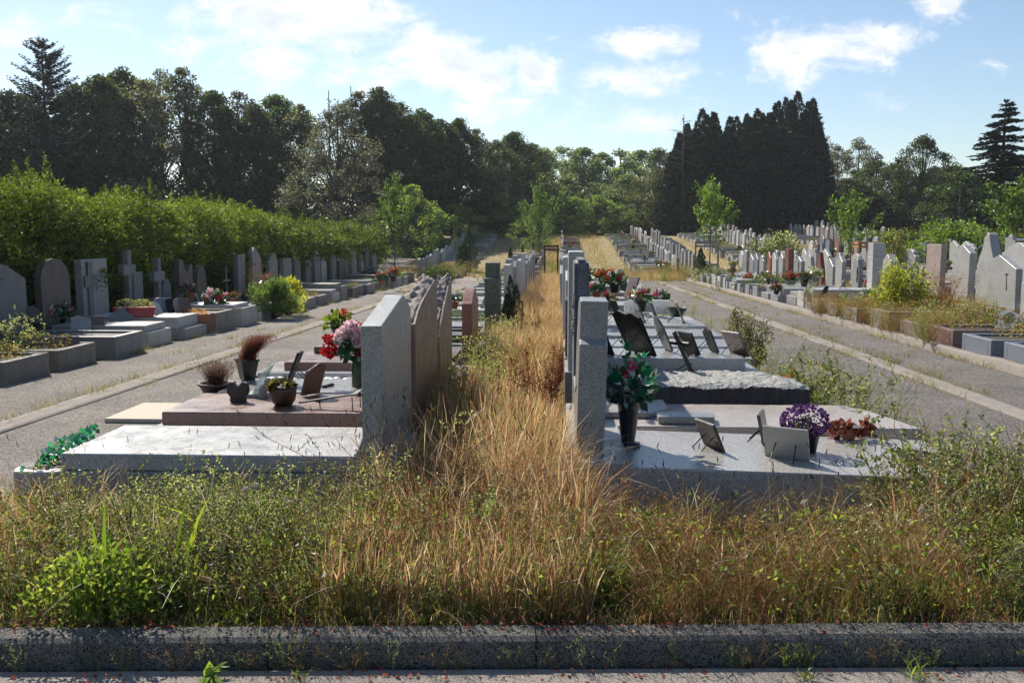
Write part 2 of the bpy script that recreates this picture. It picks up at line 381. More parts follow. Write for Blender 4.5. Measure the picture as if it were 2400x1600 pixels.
def sheet(name, x0, x1, y0, y1, dz, mat, xl=None, wob=0.0):
    xs = sorted(set([x0, x1] + [x for x in (xl or XL) if x0 < x < x1])); ys = sorted(set([y0, y1] + [y for y in YL if y0 < y < y1]))
    def h(x, y):      # exact on the ground's own facets
        a = max([q for q in YL if q <= y]); b = min([q for q in YL if q >= y]); t = 0 if a == b else (y - a) / (b - a)
        return G(x, a) * (1 - t) + G(x, b) * t + dz
    V = []
    for j, y in enumerate(ys):
        for i, x in enumerate(xs):
            w = wob * fbm(x * 3 + 7, y, 0, .9) if (wob and (i in (0, len(xs) - 1))) else 0
            V.append((x + w, y, h(x, y)))
    n = len(xs); F = [(j * n + i, j * n + i + 1, (j + 1) * n + i + 1, (j + 1) * n + i) for j in range(len(ys) - 1) for i in range(n - 1)]
    o = put(name, qmesh(np.array(V), np.array(F), None, mat)); return tag(o, kind='structure')
m = newmat('meadow_ground')
a1 = tex(m, 'Noise', .35, detail=6, rough=.65); a2 = tex(m, 'Noise', 9, detail=6, rough=.75); a3 = tex(m, 'Noise', 60, detail=4, rough=.7)
c = ramp(m, a1.outputs['Fac'], [(.35, (.14, .125, .045)), (.5, (.21, .165, .075)), (.66, (.105, .115, .04))])
c = mixc(m, mmath(m, 'MULTIPLY', a2.outputs['Fac'], .8), c, (.10, .075, .04)); c = mixc(m, .35, c, ramp(m, a3.outputs['Fac'], [(.35, (.04, .04, .02)), (.65, (.4, .33, .19))]))
finish(m, c, .95, a3.outputs['Fac'], .03, .2)
m = newmat('soil')
a2 = tex(m, 'Noise', 12, detail=7, rough=.75); a3 = tex(m, 'Voronoi', 55)
c = ramp(m, a2.outputs['Fac'], [(.3, (.055, .036, .022)), (.5, (.13, .078, .045)), (.7, (.21, .14, .085))])
finish(m, c, .95, mmath(m, 'ADD', a2.outputs['Fac'], a3.outputs['Distance']), .02, .2)
def gravelmat(name, c0, c1, c2, sc=95):
    m = newmat(name)
    v = tex(m, 'Voronoi', sc); v2 = tex(m, 'Voronoi', sc * 2.6); b = tex(m, 'Noise', .8, detail=7, rough=.7); b2 = tex(m, 'Noise', 5, detail=6, rough=.75)
    q1 = mnode(m, 'ShaderNodeSeparateColor'); q2 = mnode(m, 'ShaderNodeSeparateColor'); m.node_tree.links.new(v.outputs['Color'], q1.inputs[0]); m.node_tree.links.new(v2.outputs['Color'], q2.inputs[0])
    f = mmath(m, 'ADD', mmath(m, 'MULTIPLY', q1.outputs[0], .65), mmath(m, 'MULTIPLY', q2.outputs[0], .35))
    c = ramp(m, f, [(.18, c0), (.5, c1), (.72, c1), (.92, c2)])
    c = mixc(m, maprange(m, b.outputs['Fac'], .4, .7, 0, .5), c, tuple(x * .62 for x in c1))
    c = mixc(m, maprange(m, b2.outputs['Fac'], .55, .75, 0, .5), c, tuple(x * 1.25 for x in c1))
    return finish(m, c, .92, mmath(m, 'ADD', v.outputs['Distance'], v2.outputs['Distance']), .006, .25)
gravelmat('gravel_left', (.05, .042, .036), (.150, .130, .112), (.42, .38, .335), 70)
gravelmat('gravel_right', (.036, .028, .026), (.102, .087, .079), (.32, .29, .265), 70)
gravelmat('gravel_cross', (.14, .11, .095), (.27, .225, .20), (.42, .37, .33), 60)
m = newmat('concrete')
a2 = tex(m, 'Noise', 5, detail=8, rough=.75); a3 = tex(m, 'Voronoi', 160); c = ramp(m, a2.outputs['Fac'], [(.3, (.09, .072, .056)), (.55, (.185, .153, .125)), (.75, (.26, .225, .19))])
c = mixc(m, .35, c, ramp(m, a3.outputs['Color'], [(.2, (.06, .055, .05)), (.8, (.55, .5, .45))])); finish(m, c, .9, a3.outputs['Distance'], .003, .3)
m = newmat('exposed_aggregate')
a2 = tex(m, 'Noise', 3, detail=7, rough=.7); a3 = tex(m, 'Voronoi', 150); a4 = tex(m, 'Voronoi', 300)
q1 = mnode(m, 'ShaderNodeSeparateColor'); q2 = mnode(m, 'ShaderNodeSeparateColor'); m.node_tree.links.new(a3.outputs['Color'], q1.inputs[0]); m.node_tree.links.new(a4.outputs['Color'], q2.inputs[0])
c = ramp(m, mmath(m, 'ADD', mmath(m, 'MULTIPLY', q1.outputs[0], .6), mmath(m, 'MULTIPLY', q2.outputs[0], .4)), [(.15, (.018, .017, .016)), (.5, (.050, .047, .043)), (.75, (.12, .115, .105)), (.93, (.45, .43, .40))])
c = mixc(m, maprange(m, a2.outputs['Fac'], .4, .7, 0, .55), c, (.06, .058, .048)); finish(m, c, .85, mmath(m, 'ADD', a3.outputs['Distance'], a4.outputs['Distance']), .012, .35)
m = newmat('worn_grass')
a1 = tex(m, 'Noise', .9, detail=6, rough=.7); a3 = tex(m, 'Noise', 30, detail=6, rough=.8)
c = ramp(m, a1.outputs['Fac'], [(.35, (.20, .17, .055)), (.5, (.33, .25, .12)), (.62, (.42, .33, .21)), (.72, (.22, .20, .07))])
c = mixc(m, .45, c, ramp(m, a3.outputs['Fac'], [(.35, (.07, .06, .02)), (.65, (.5, .42, .26))])); finish(m, c, .95, a3.outputs['Fac'], .02, .2)
m = newmat('pebbles')
a = tex(m, 'Voronoi', 34); c = ramp(m, a.outputs['Color'], [(.15, (.3, .29, .28)), (.5, (.62, .61, .59)), (.85, (.8, .79, .77))])
c = mixc(m, maprange(m, a.outputs['Distance'], .35, .75, 0, 1), c, (.05, .05, .05)); finish(m, c, .6, mmath(m, 'MULTIPLY', a.outputs['Distance'], -1.0), .02, .3)

def build_setting():
    xs, ys = XL, YL
    V = [(x, y, G(x, y)) for y in ys for x in xs]; n = len(xs)
    F = [(j * n + i, j * n + i + 1, (j + 1) * n + i + 1, (j + 1) * n + i) for j in range(len(ys) - 1) for i in range(n - 1)]
    tag(put('ground', qmesh(np.array(V), np.array(F), None, 'meadow_ground')), kind='structure')
    sheet('gravel_path', -6.62, -2.9, 5.4, 46.5, .004, 'gravel_left', wob=.04)
    sheet('gravel_path', 2.35, 5.95, 5.4, 46.5, .004, 'gravel_right', wob=.04)
    sheet('cross_path', -13, 8.3, 46.5, 50.5, .008, 'gravel_cross', wob=.1)
    sheet('grass_lane', -5.2, -2.0, 50.4, 88, .004, 'worn_grass', wob=.25)
    sheet('grass_lane', 1.3, 3.9, 50.4, 88, .004, 'worn_grass', wob=.25)
    sheet('grass_lane', 8.2, 10.0, 50.4, 88, .004, 'worn_grass', wob=.25)
    sheet('gravel_path', -12.8, -9.3, 50.4, 86, .004, 'gravel_left', wob=.1)
    sheet('far_path', -26, 5, 88, 91.5, .008, 'gravel_cross', wob=.1)
    # bed behind the kerb: higher than the graves' ground, with lumps of earth
    xs = np.linspace(-5.2, 5.2, 105); ysb = np.linspace(3.77, 6.2, 40); V = []
    for y in ysb:
        for x in xs:
            k = 3.950 + .059 * x; t = sm((y - k) / 1.6); z = .088 * (1 - t) + (G(x, y) + .012) * t
            if y < k: z = -.16
            V.append((x, y, z + (.014 * fbm(x, y, 1, 3.2) if y > k else 0)))
    n = len(xs); F = [(j * n + i, j * n + i + 1, (j + 1) * n + i + 1, (j + 1) * n + i) for j in range(len(ysb) - 1) for i in range(n - 1)]
    tag(put('planting_bed', qmesh(np.array(V), np.array(F), None, 'soil')), kind='structure')
    bm = bmesh.new(); y = 0
    prof = [(-.18, -.12), (.0, -.12), (.0, .0), (.006, .075), (.016, .103), (.036, .118), (.125, .124), (.14, .115), (.14, -.12)]
    x = -4.29
    while x < 4.5:
        b2 = bmesh.new(); add_prism(b2, [(p[0] + rnd.uniform(-.002, .002), p[1]) for p in prof[1:]], x + .002, x + 1.052 - .002)
        bmesh.ops.rotate(b2, verts=b2.verts, cent=(0, 0, 0), matrix=Matrix.Rotation(R(3.4), 3, 'Z')); bmesh.ops.translate(b2, verts=b2.verts, vec=(0, 3.85 + rnd.uniform(-.006, .006), rnd.uniform(-.006, .005)))
        me = bpy.data.meshes.new('t'); b2.to_mesh(me); bm.from_mesh(me); bpy.data.meshes.remove(me); b2.free(); x += 1.052
    tag(put('kerb', bm_mesh(bm, 'exposed_aggregate')), kind='structure')
    bm = bmesh.new(); add_box(bm, -6, 6, -1.2, -.022, -.2, .012); bev(bm, .006)
    bmesh.ops.rotate(bm, verts=bm.verts, cent=(0, 0, 0), matrix=Matrix.Rotation(R(3.4), 3, 'Z')); bmesh.ops.translate(bm, verts=bm.verts, vec=(0, 3.84, 0))
    tag(put('gutter', bm_mesh(bm, 'concrete')), kind='structure')
    for xa, xb in ((-5.27, -4.95), (4.45, 4.78)):
        V = []; F = []; k = 0; w = xb - xa
        pr = [(0, .004), (.0, .012), (w * .30, .018), (w * .42, .012), (w * .58, .012), (w * .70, .018), (w, .012), (w, .004)]
        y = 5.0
        while y < 46.5:      # one cast unit after another
            ye = min(y + .99, 46.5); dz = rnd.uniform(-.002, .003)
            for yy_ in (y, ye):
                for (px, pz) in pr: V.append((xa + px, yy_, g(yy_) + pz + dz))
            for i in range(len(pr) - 1): F.append((k + i, k + i + 1, k + i + 9, k + i + 8))
            k += 16; y += 1.0
        tag(put('drain_channel', qmesh(np.array(V), np.array(F), None, 'concrete')), kind='structure')
build_setting()
def low_wall(x, y0, y1, h, t, label, mat='concrete'):
    """kerb wall of cast lengths with chipped, uneven tops"""
    V = []; F = []; ys = np.arange(y0, y1, .25); k = 0
    for i, y in enumerate(ys):
        hh = h + .018 * fbm(y, 3, 0, 1.1) + rnd.uniform(-.008, .008); z = g(y)
        for (dx, dz) in ((-.012, -.1), (.006 * fbm(y, 9, 0, 5), hh - .02), (.02, hh), (t, hh), (t, -.1)): V.append((x + dx, y, z + dz))
        if i:
            for j in range(4): F.append((k - 5 + j, k - 4 + j, k + 1 + j, k + j))
        k += 5
    F.append((0, 1, 3, 4)); F.append((k - 5, k - 4, k - 2, k - 1))
    return tag(put('kerb_wall', qmesh(np.array(V), np.array(F), None, mat)), label, 'low wall')
low_wall(5.93, 10.5, 46.0, .13, .16, 'rough low concrete wall edging the path below the planter boxes')

# ------------------------------------------------------------------ headstones and grave bodies
def arc(cx, cz, r, a0, a1, n=10, ry=None):
    ry = ry or r; return [(cx + r * math.cos(R(a0 + (a1 - a0) * i / n)), cz + ry * math.sin(R(a0 + (a1 - a0) * i / n))) for i in range(n + 1)]
SHAPES = {
 'flat': [(-.5, 0), (.5, 0), (.5, 1), (-.5, 1)],
 'gable': [(-.5, 0), (.5, 0), (.5, .84), (.05, 1), (-.05, 1), (-.5, .84)],
 'slant': [(-.5, 0), (.5, 0), (.5, .76), (-.12, 1), (-.5, .88)],
 'sloped': [(-.5, 0), (.5, 0), (.5, .88), (.12, 1), (-.5, .76)],
 'arch': [(-.5, 0), (.5, 0)] + arc(0, .7, .5, 0, 180, 12, .3),
 'pointed': [(-.5, 0), (.5, 0)] + [(.5 * math.cos(R(a)), .45 + .55 * math.sin(R(a)) ** .8) for a in range(0, 181, 15)],
 'stepped': [(-.5, 0), (.5, 0), (.5, .78), (.22, .78), (.22, 1), (-.22, 1), (-.22, .78), (-.5, .78)],
 'wavy': [(-.5, 0), (.5, 0), (.5, .80)] + [(.5 - t, .80 + .17 * math.sin(math.pi * min(1, t * 1.25) ** 1.4) + .03 * t) for t in (.1, .2, .3, .4, .5, .6, .7, .8, .9)] + [(-.5, .84)],
 'shouldered': [(-.5, 0), (.5, 0), (.5, .78), (.40, .82), (.30, .92), (.14, .98), (0, 1), (-.14, .98), (-.30, .92), (-.40, .82), (-.5, .78)],
 'peaked': [(-.5, 0), (.5, 0), (.5, .45), (.40, .60), (.26, .72), (.12, .93), (0, 1), (-.10, .97), (-.22, .78), (-.36, .62), (-.47, .42)],
 'notched': [(-.5, 0), (.5, 0), (.5, .9), (.3, .9), (.12, .74), (-.06, .82), (-.2, 1), (-.5, 1)],
}
SHW = {'flat': 'flat topped', 'gable': 'gabled', 'slant': 'slanted', 'sloped': 'sloping', 'arch': 'arched', 'pointed': 'pointed', 'stepped': 'stepped', 'wavy': 'wavy topped',
       'shouldered': 'round shouldered', 'peaked': 'peaked', 'notched': 'notched', 'cross': 'cross shaped', 'column': 'tall columnar', None: 'no'}
MW = {'grey_granite': 'grey', 'pale_granite': 'pale grey', 'white_granite': 'whitish', 'blue_granite': 'blue grey', 'dark_granite': 'dark grey', 'black_granite': 'black', 'pink_granite': 'pink',
      'rose_granite': 'rose', 'brown_granite': 'brown', 'red_granite': 'red', 'weathered_stone': 'weathered', 'mossy_stone': 'mossy', 'shaded_stone': 'dark grey', 'shaded_brownstone': 'shaded brown', 'shaded_old_concrete': 'concrete', 'slate': 'slate', 'rough_grey': 'rough grey'}
ORD = ('first second third fourth fifth sixth seventh eighth ninth tenth eleventh twelfth thirteenth fourteenth fifteenth sixteenth seventeenth eighteenth nineteenth twentieth twenty-first twenty-second '
       'twenty-third twenty-fourth twenty-fifth twenty-sixth twenty-seventh twenty-eighth twenty-ninth thirtieth thirty-first thirty-second thirty-third thirty-fourth thirty-fifth thirty-sixth thirty-seventh '
       'thirty-eighth thirty-ninth fortieth forty-first forty-second forty-third forty-fourth').split()
CACHE = {}
def cached(key, fn):
    if key not in CACHE: CACHE[key] = fn()
    return CACHE[key]
def headstone_mesh(shape, mat, t=.12, bevel=.006):
    def f():
        bm = bmesh.new(); add_prism(bm, SHAPES[shape], -t / 2, t / 2)
        for vtx in bm.verts: vtx.co.z *= 1.0
        bev(bm, bevel); return bm_mesh(bm, mat)
    return cached(('hs', shape, mat, t), f)
def ring_mesh(x0, x1, w, z0, z1, t, mat):
    def f():
        bm = bmesh.new(); add_box(bm, x0, x1, -w / 2, -w / 2 + t, z0, z1); add_box(bm, x0, x1, w / 2 - t, w / 2, z0, z1)
        add_box(bm, x0, x0 + t, -w / 2 + t + .001, w / 2 - t - .001, z0, z1 - .003); add_box(bm, x1 - t, x1, -w / 2 + t + .001, w / 2 - t - .001, z0, z1 - .003); bev(bm, .005); return bm_mesh(bm, mat)
    return cached(('ring', x0, x1, w, z0, z1, t, mat), f)
def cbox(x0, x1, y0, y1, z0, z1, mat, b=.006):
    return cached(('box', round(x0, 3), round(x1, 3), round(y0, 3), round(y1, 3), round(z0, 3), round(z1, 3), mat), lambda: box_mesh(x0, x1, y0, y1, z0, z1, mat, b))
def tuft_mesh(seed, w, l, h, cols, n=260, leaf=.03, blade=False):
    r = np.random.default_rng(seed); a = Acc(); P = np.stack([r.uniform(-l / 2, l / 2, n), r.uniform(-w / 2, w / 2, n), np.zeros(n)], 1)
    if blade: blades(a, P, h * r.uniform(.5, 1, n), .006, r.normal(0, .3, (n, 2)), pal(n, cols, r=r), r=r)
    else:
        P[:, 2] = r.uniform(0, 1, n) ** .7 * h * (1 - (2 * np.abs(P[:, 0]) / l) ** 3 * .5); D = rsphere(n, r); D[:, 2] = np.abs(D[:, 2]) + .2
        leaves(a, P, D, leaf * r.uniform(.6, 1.3, n), leaf * .6, pal(n, cols, r=r), r=r)
    return a.mesh('leaves')
GREENS = [(.06, .11, .025), (.09, .14, .035), (.045, .08, .03)]
DRY = [(.28, .21, .13), (.20, .14, .09), (.34, .28, .18), (.15, .11, .07), (.13, .15, .07)]
def grave(xh, y, side, w=1.0, L=2.15, kind='slab', mat='grey_granite', smat=None, hmat=None, shape='flat', hw=.8, hh=.85, h0=.14, hs=.11, t=.12, foot=True, label='', group='', cover=None, ht=0, lean=0, cross=False, fill='pebbles'):
    smat = smat or mat; hmat = hmat or mat
    e = empty('grave', (xh, y, G(xh, y) if xh < 8.5 or xh > 9 else g(y)), 0 if side > 0 else math.pi, label, 'grave', group)
    z = h0
    if kind == 'slab':
        put('plinth', cbox(-.1, L, -w / 2, w / 2, -.25, h0, smat), e)
        put('ledger_slab', cbox(.16, L - (.42 if foot else .08), -w / 2 + .05, w / 2 - .05, h0, h0 + hs, mat), e); z = h0
    elif kind == 'thick':
        put('plinth', cbox(-.1, L, -w / 2, w / 2, -.25, h0, smat), e)
        put('ledger_slab', cbox(.02, L - .15, -w / 2 + .03, w / 2 - .03, h0, h0 + hs * 1.8, mat), e); z = h0
    else:
        put('plinth', ring_mesh(-.1, L, w, -.25, h0 + .08, .11, smat), e); z = h0 + .0
        put('gravel_filling' if kind == 'gravel' else 'soil_filling', cbox(.01, L - .11, -w / 2 + .11, w / 2 - .11, -.05, h0 + .045, 'pebbles' if kind == 'gravel' else 'planter_soil', 0), e)
        put('head_beam', cbox(-.08, .2, -w / 2 + .03, w / 2 - .03, h0 + .081, h0 + .12, smat), e); z = h0 + .12
        if kind == 'planted':
            k = rnd.randrange(3)
            put('foliage', cached(('plf', k), lambda: tuft_mesh(40 + k, .72, 1.6, .22, (GREENS, DRY, [(.10, .12, .05), (.22, .15, .07)])[k], 700, .04)), e, (L / 2, 0, h0 + .04))
    if foot and kind in ('slab', 'thick'):
        fw = w * rnd.choice((.5, .62, .8, .96))
        put('flower_planter', ring_mesh(L - .36, L + .03, round(fw, 2), -.25, h0 + .13, .055, smat), e)
        put('planter_earth', cbox(L - .30, L - .03, -fw / 2 + .056, fw / 2 - .056, h0 - .02, h0 + .09, 'planter_soil', 0), e)
        k = rnd.randrange(5)
        if k < 3: put('planter_plants', cached(('fp', k), lambda: tuft_mesh(60 + k, .42, .2, .14, (GREENS, DRY, GREENS)[k], 160, .035)), e, (L - .165, 0, h0 + .09), scale=(1, fw / .6, 1))
    if shape == 'cross':
        def f():
            bm = bmesh.new(); add_prism(bm, [(-.075, 0), (.075, 0), (.075, .58), (.27, .58), (.27, .76), (.075, .76), (.075, 1), (-.075, 1), (-.075, .76), (-.27, .76), (-.27, .58), (-.075, .58)], -.06, .06); bev(bm, .008); return bm_mesh(bm, hmat)
        put('stone_cross', cached(('crs', hmat), f), e, (0, -.08 * side, z), scale=(1, 1, hh))
        put('tablet', headstone_mesh('flat' if ht == 0 else 'shouldered', hmat, .1), e, (.02, .26 * side, z), scale=(1, .42, hh * .62))
    elif shape == 'column':
        zz = z
        for i in range(4):
            put('column_block', cbox(-.16, .16, -.22, .22, 0, hh / 4 - .006, hmat, .008), e, (rnd.uniform(-.006, .006), rnd.uniform(-.006, .006), zz)); zz += hh / 4
    elif shape:
        put('headstone', headstone_mesh(shape, hmat, t), e, (0, 0, z - .002), (0, lean, 0), (1, hw, hh))
        if cross:
            def f():
                bm = bmesh.new(); add_box(bm, -.008, .008, -.013, .013, 0, .42); add_box(bm, -.007, .009, -.07, .07, .28, .305); return bm_mesh(bm, 'black_metal')
            put('metal_cross', cached('mcross', f), e, (t / 2 + .006, -.2 * side, z + hh * .35))
    if cover:
        put('foliage', cached(('cov', cover), lambda: tuft_mesh(80, .9, 1.9, .35, GREENS if cover == 'green' else DRY, 1500, .045)), e, (L / 2 + .1, 0, h0))
    return e, z + hs
# ------------------------------------------------------------------ things laid on the graves
def plaque(p, side, w=.28, h=.22, rz=0.0, lean=22, mat='dark_granite', shape='flat', label='', group='memorial plaques standing on the graves', t=.02, legs=True, frame=None, photo=None):
    """a tablet leaning back on two thin legs; faces along +X when side > 0"""
    e = empty('memorial_plaque', p, (0 if side > 0 else math.pi) + R(rz), label, 'plaque', group)
    bm = bmesh.new()
    if shape == 'book':
        add_prism(bm, [(-w/2, 0), (0, .015), (w/2, 0), (w/2, h * .9), (w*.25, h), (.0, h*.93), (-w*.25, h), (-w/2, h*.9)], -t / 2, t / 2)
    else: add_prism(bm, [(a * w, b * h) for a, b in SHAPES[shape]], -t / 2, t / 2)
    bev(bm, .002); la = R(lean); obj('tablet', bm, mat, e, loc=(0, 0, .012), rot=(0, -la, 0))
    if legs:
        hx, hz = -math.sin(la) * h * .55, math.cos(la) * h * .55
        for s in (-1, 1):
            bm = bmesh.new(); add_tube(bm, [(hx, s * w * .22, hz), (hx - h * .5, s * w * .26, .004)], .004, 5); add_box(bm, -.015, .02, s * w * .22 - .006, s * w * .22 + .006, 0, .014)
            obj('stand_leg', bm, 'black_metal', e)
    if photo:
        bm = bmesh.new(); add_prism(bm, [(.3 * w * math.cos(a) - .0, h * .55 + .3 * h * math.sin(a)) for a in np.linspace(0, 6.28, 15)[:-1]], t / 2 - .001, t / 2 + .003)
        obj('medallion', bm, photo, e, loc=(0, 0, .012), rot=(0, -la, 0))
    return e
PETAL = {'red': [(.55, .012, .02), (.40, .01, .02)], 'pink': [(.75, .28, .36), (.85, .60, .62), (.8, .45, .5)], 'white': [(.75, .75, .70), (.85, .84, .8)], 'yellow': [(.75, .62, .06), (.6, .5, .1)],
         'orange': [(.75, .22, .04), (.65, .10, .03)], 'purple': [(.13, .05, .20), (.18, .085, .25), (.09, .035, .15)], 'hotpink': [(.72, .06, .20), (.6, .04, .14)], 'lilac': [(.45, .3, .5), (.6, .45, .62)],
         'cream': [(.8, .76, .55)], 'dried': [(.25, .13, .07), (.35, .22, .12)]}
def bloom(acc, c, r, cols, n=36, rr=rng):
    d = rsphere(n, rr); P = np.asarray(c) + d * r * rr.uniform(.25, .75, (n, 1))
    leaves(acc, P, d + rr.normal(0, .45, (n, 3)), r * .62, r * .62, pal(n, cols, .14, rr), .25, rr)
def flower_mesh(seed, colors, n, rad, br, bh=.5, detail=30):
    r = np.random.default_rng(seed); a = Acc()
    for i in range(n):
        d = unit(r.normal(size=3)); d[2] = abs(d[2]) * 1.1 + .05; d = unit(d); c = d * rad * (1, 1, bh / .5) * r.uniform(.75, 1.0)
        bloom(a, c, br * r.uniform(.75, 1.2), PETAL[colors[i % len(colors)]], detail, r)
    return a.mesh('petals')
def leafball_mesh(seed, cols, n, rad, leaf, low=-.2, mat='leaves', squash=.8, wr=.55):
    r = np.random.default_rng(seed); a = Acc(); d = rsphere(n, r); d[:, 2] = np.abs(d[:, 2]) * (1 - low) + low * (r.random(n)); P = d * rad * r.uniform(.2, .95, (n, 1)) * (1, 1, squash)
    leaves(a, P, d + r.normal(0, .5, (n, 3)), leaf * r.uniform(.6, 1.3, n), leaf * wr, pal(n, cols, r=r), .12, r)
    for i in range(14): stick(a, (0, 0, -rad * .3), P[i], .004, .002, (.06, .09, .03))
    return a.mesh(mat)
POTS = {'vase': [(.035, 0), (.05, .004), (.05, .02), (.03, .028), (.04, .1), (.058, .22), (.06, .222), (.05, .222)], 'pot': [(.055, 0), (.075, .11), (.082, .11), (.085, .135), (.076, .135), (.073, .12)],
        'bowl': [(.07, 0), (.10, .03), (.125, .085), (.14, .09), (.14, .105), (.12, .105), (.115, .085)], 'cone': [(.07, 0), (.11, .17), (.12, .17), (.12, .185), (.10, .18)]}
def pot_mesh(kind, mat, sq=False, n=18):
    def f():
        bm = bmesh.new(); add_lathe(bm, POTS[kind], 4 if sq else n, square=False); return bm_mesh(bm, mat, not sq)
    return cached(('pot', kind, mat, sq), f)
def bouquet(p, colors=('red', 'white'), pot='pot', potmat='dark_plastic', s=1.0, seed=None, label='', group='flower pots and bouquets on the graves', leaf='silk', green=None, n=12, detail=26, rz=0):
    e = empty('flower_pot', p, rz, label, 'flower pot', group); e.scale = (s, s, s); hh = POTS[pot][-1][1]
    put('pot', pot_mesh(pot, potmat), e)
    seed = rnd.randrange(4) if seed is None else seed
    green = green or [(.02, .12, .06), (.04, .10, .03), (.015, .07, .04)]
    put('foliage', cached(('lb', seed, leaf, tuple(green)), lambda: leafball_mesh(seed, green, 170, .17, .075, mat=leaf)), e, (0, 0, hh + .03))
    put('blooms', cached(('fl', seed, tuple(colors), n, detail), lambda: flower_mesh(seed + 9, colors, n, .15, .042, detail=detail)), e, (0, 0, hh + .06))
    return e
def heather(p, pot='bowl', potmat='terracotta', s=1.0, h=.2, cols=None, lean=(0, 0), label='', n=500, spread=.35, sq=False):
    e = empty('potted_heather', p, .4, label, 'potted plant'); e.scale = (s, s, s); put('pot', pot_mesh(pot, potmat, sq), e, rot=(0, 0, .3)); hz = POTS[pot][-1][1]
    a = Acc(); r = np.random.default_rng(int(p[0] * 100) % 999); P = np.stack([r.normal(0, .03, n), r.normal(0, .03, n), np.full(n, hz - .02)], 1)
    ln = r.normal(0, spread, (n, 2)) + np.array(lean); blades(a, P, h * r.uniform(.6, 1.1, n), .004, ln, pal(n, cols or [(.09, .05, .045), (.14, .09, .07)], r=r), droop=.2, r=r)
    m_ = n * 2; t = r.uniform(.35, 1, m_); i = r.integers(0, n, m_); hh = h * .9 * t; Q = P[i] + np.stack([ln[i, 0] * t ** 2 * h, ln[i, 1] * t ** 2 * h, hh], 1)
    leaves(a, Q, rsphere(m_, r) + (0, 0, .8), .012, .006, pal(m_, cols or [(.09, .05, .045), (.14, .09, .07)], r=r), r=r)
    put('heather', a.mesh('straw'), e); return e
def pebble_bm(bm, c, r, sq=.5, seed=0):
    q = random.Random(seed); ic = bmesh.ops.create_icosphere(bm, subdivisions=2, radius=1)
    a = q.uniform(0, 3.1); k = q.uniform(.6, .9)
    for v in ic['verts']:
        p = v.co * (1 + .12 * fbm(v.co.x + seed, v.co.y, v.co.z, 1.2)); x, y = p.x * r, p.y * r * k
        v.co = Vector((c[0] + x * math.cos(a) - y * math.sin(a), c[1] + x * math.sin(a) + y * math.cos(a), c[2] + p.z * r * sq + r * sq))
def rough_mesh(fn, nx, ny, mat, side=None):
    """height-field top with walls down: fn(u, v) -> (x, y, z); walls to z=0"""
    V = [fn(i / nx, j / ny) for j in range(ny + 1) for i in range(nx + 1)]; n = nx + 1
    F = [(j * n + i, j * n + i + 1, (j + 1) * n + i + 1, (j + 1) * n + i) for j in range(ny) for i in range(nx)]
    edge = [i for i in range(n)] + [j * n + nx for j in range(1, ny + 1)] + [ny * n + i for i in range(nx - 1, -1, -1)] + [j * n for j in range(ny - 1, 0, -1)]
    b = len(V); V += [(V[i][0], V[i][1], 0) for i in edge]; m_ = len(edge)
    F += [(edge[k], b + k, b + (k + 1) % m_, edge[(k + 1) % m_]) for k in range(m_)]
    me = qmesh(np.array(V), np.array(F), None, mat)
    if side:
        me.materials.append(MATS[side]); k = len(F) - m_
        for i in range(k, len(F)): me.polygons[i].material_index = 1
    return me

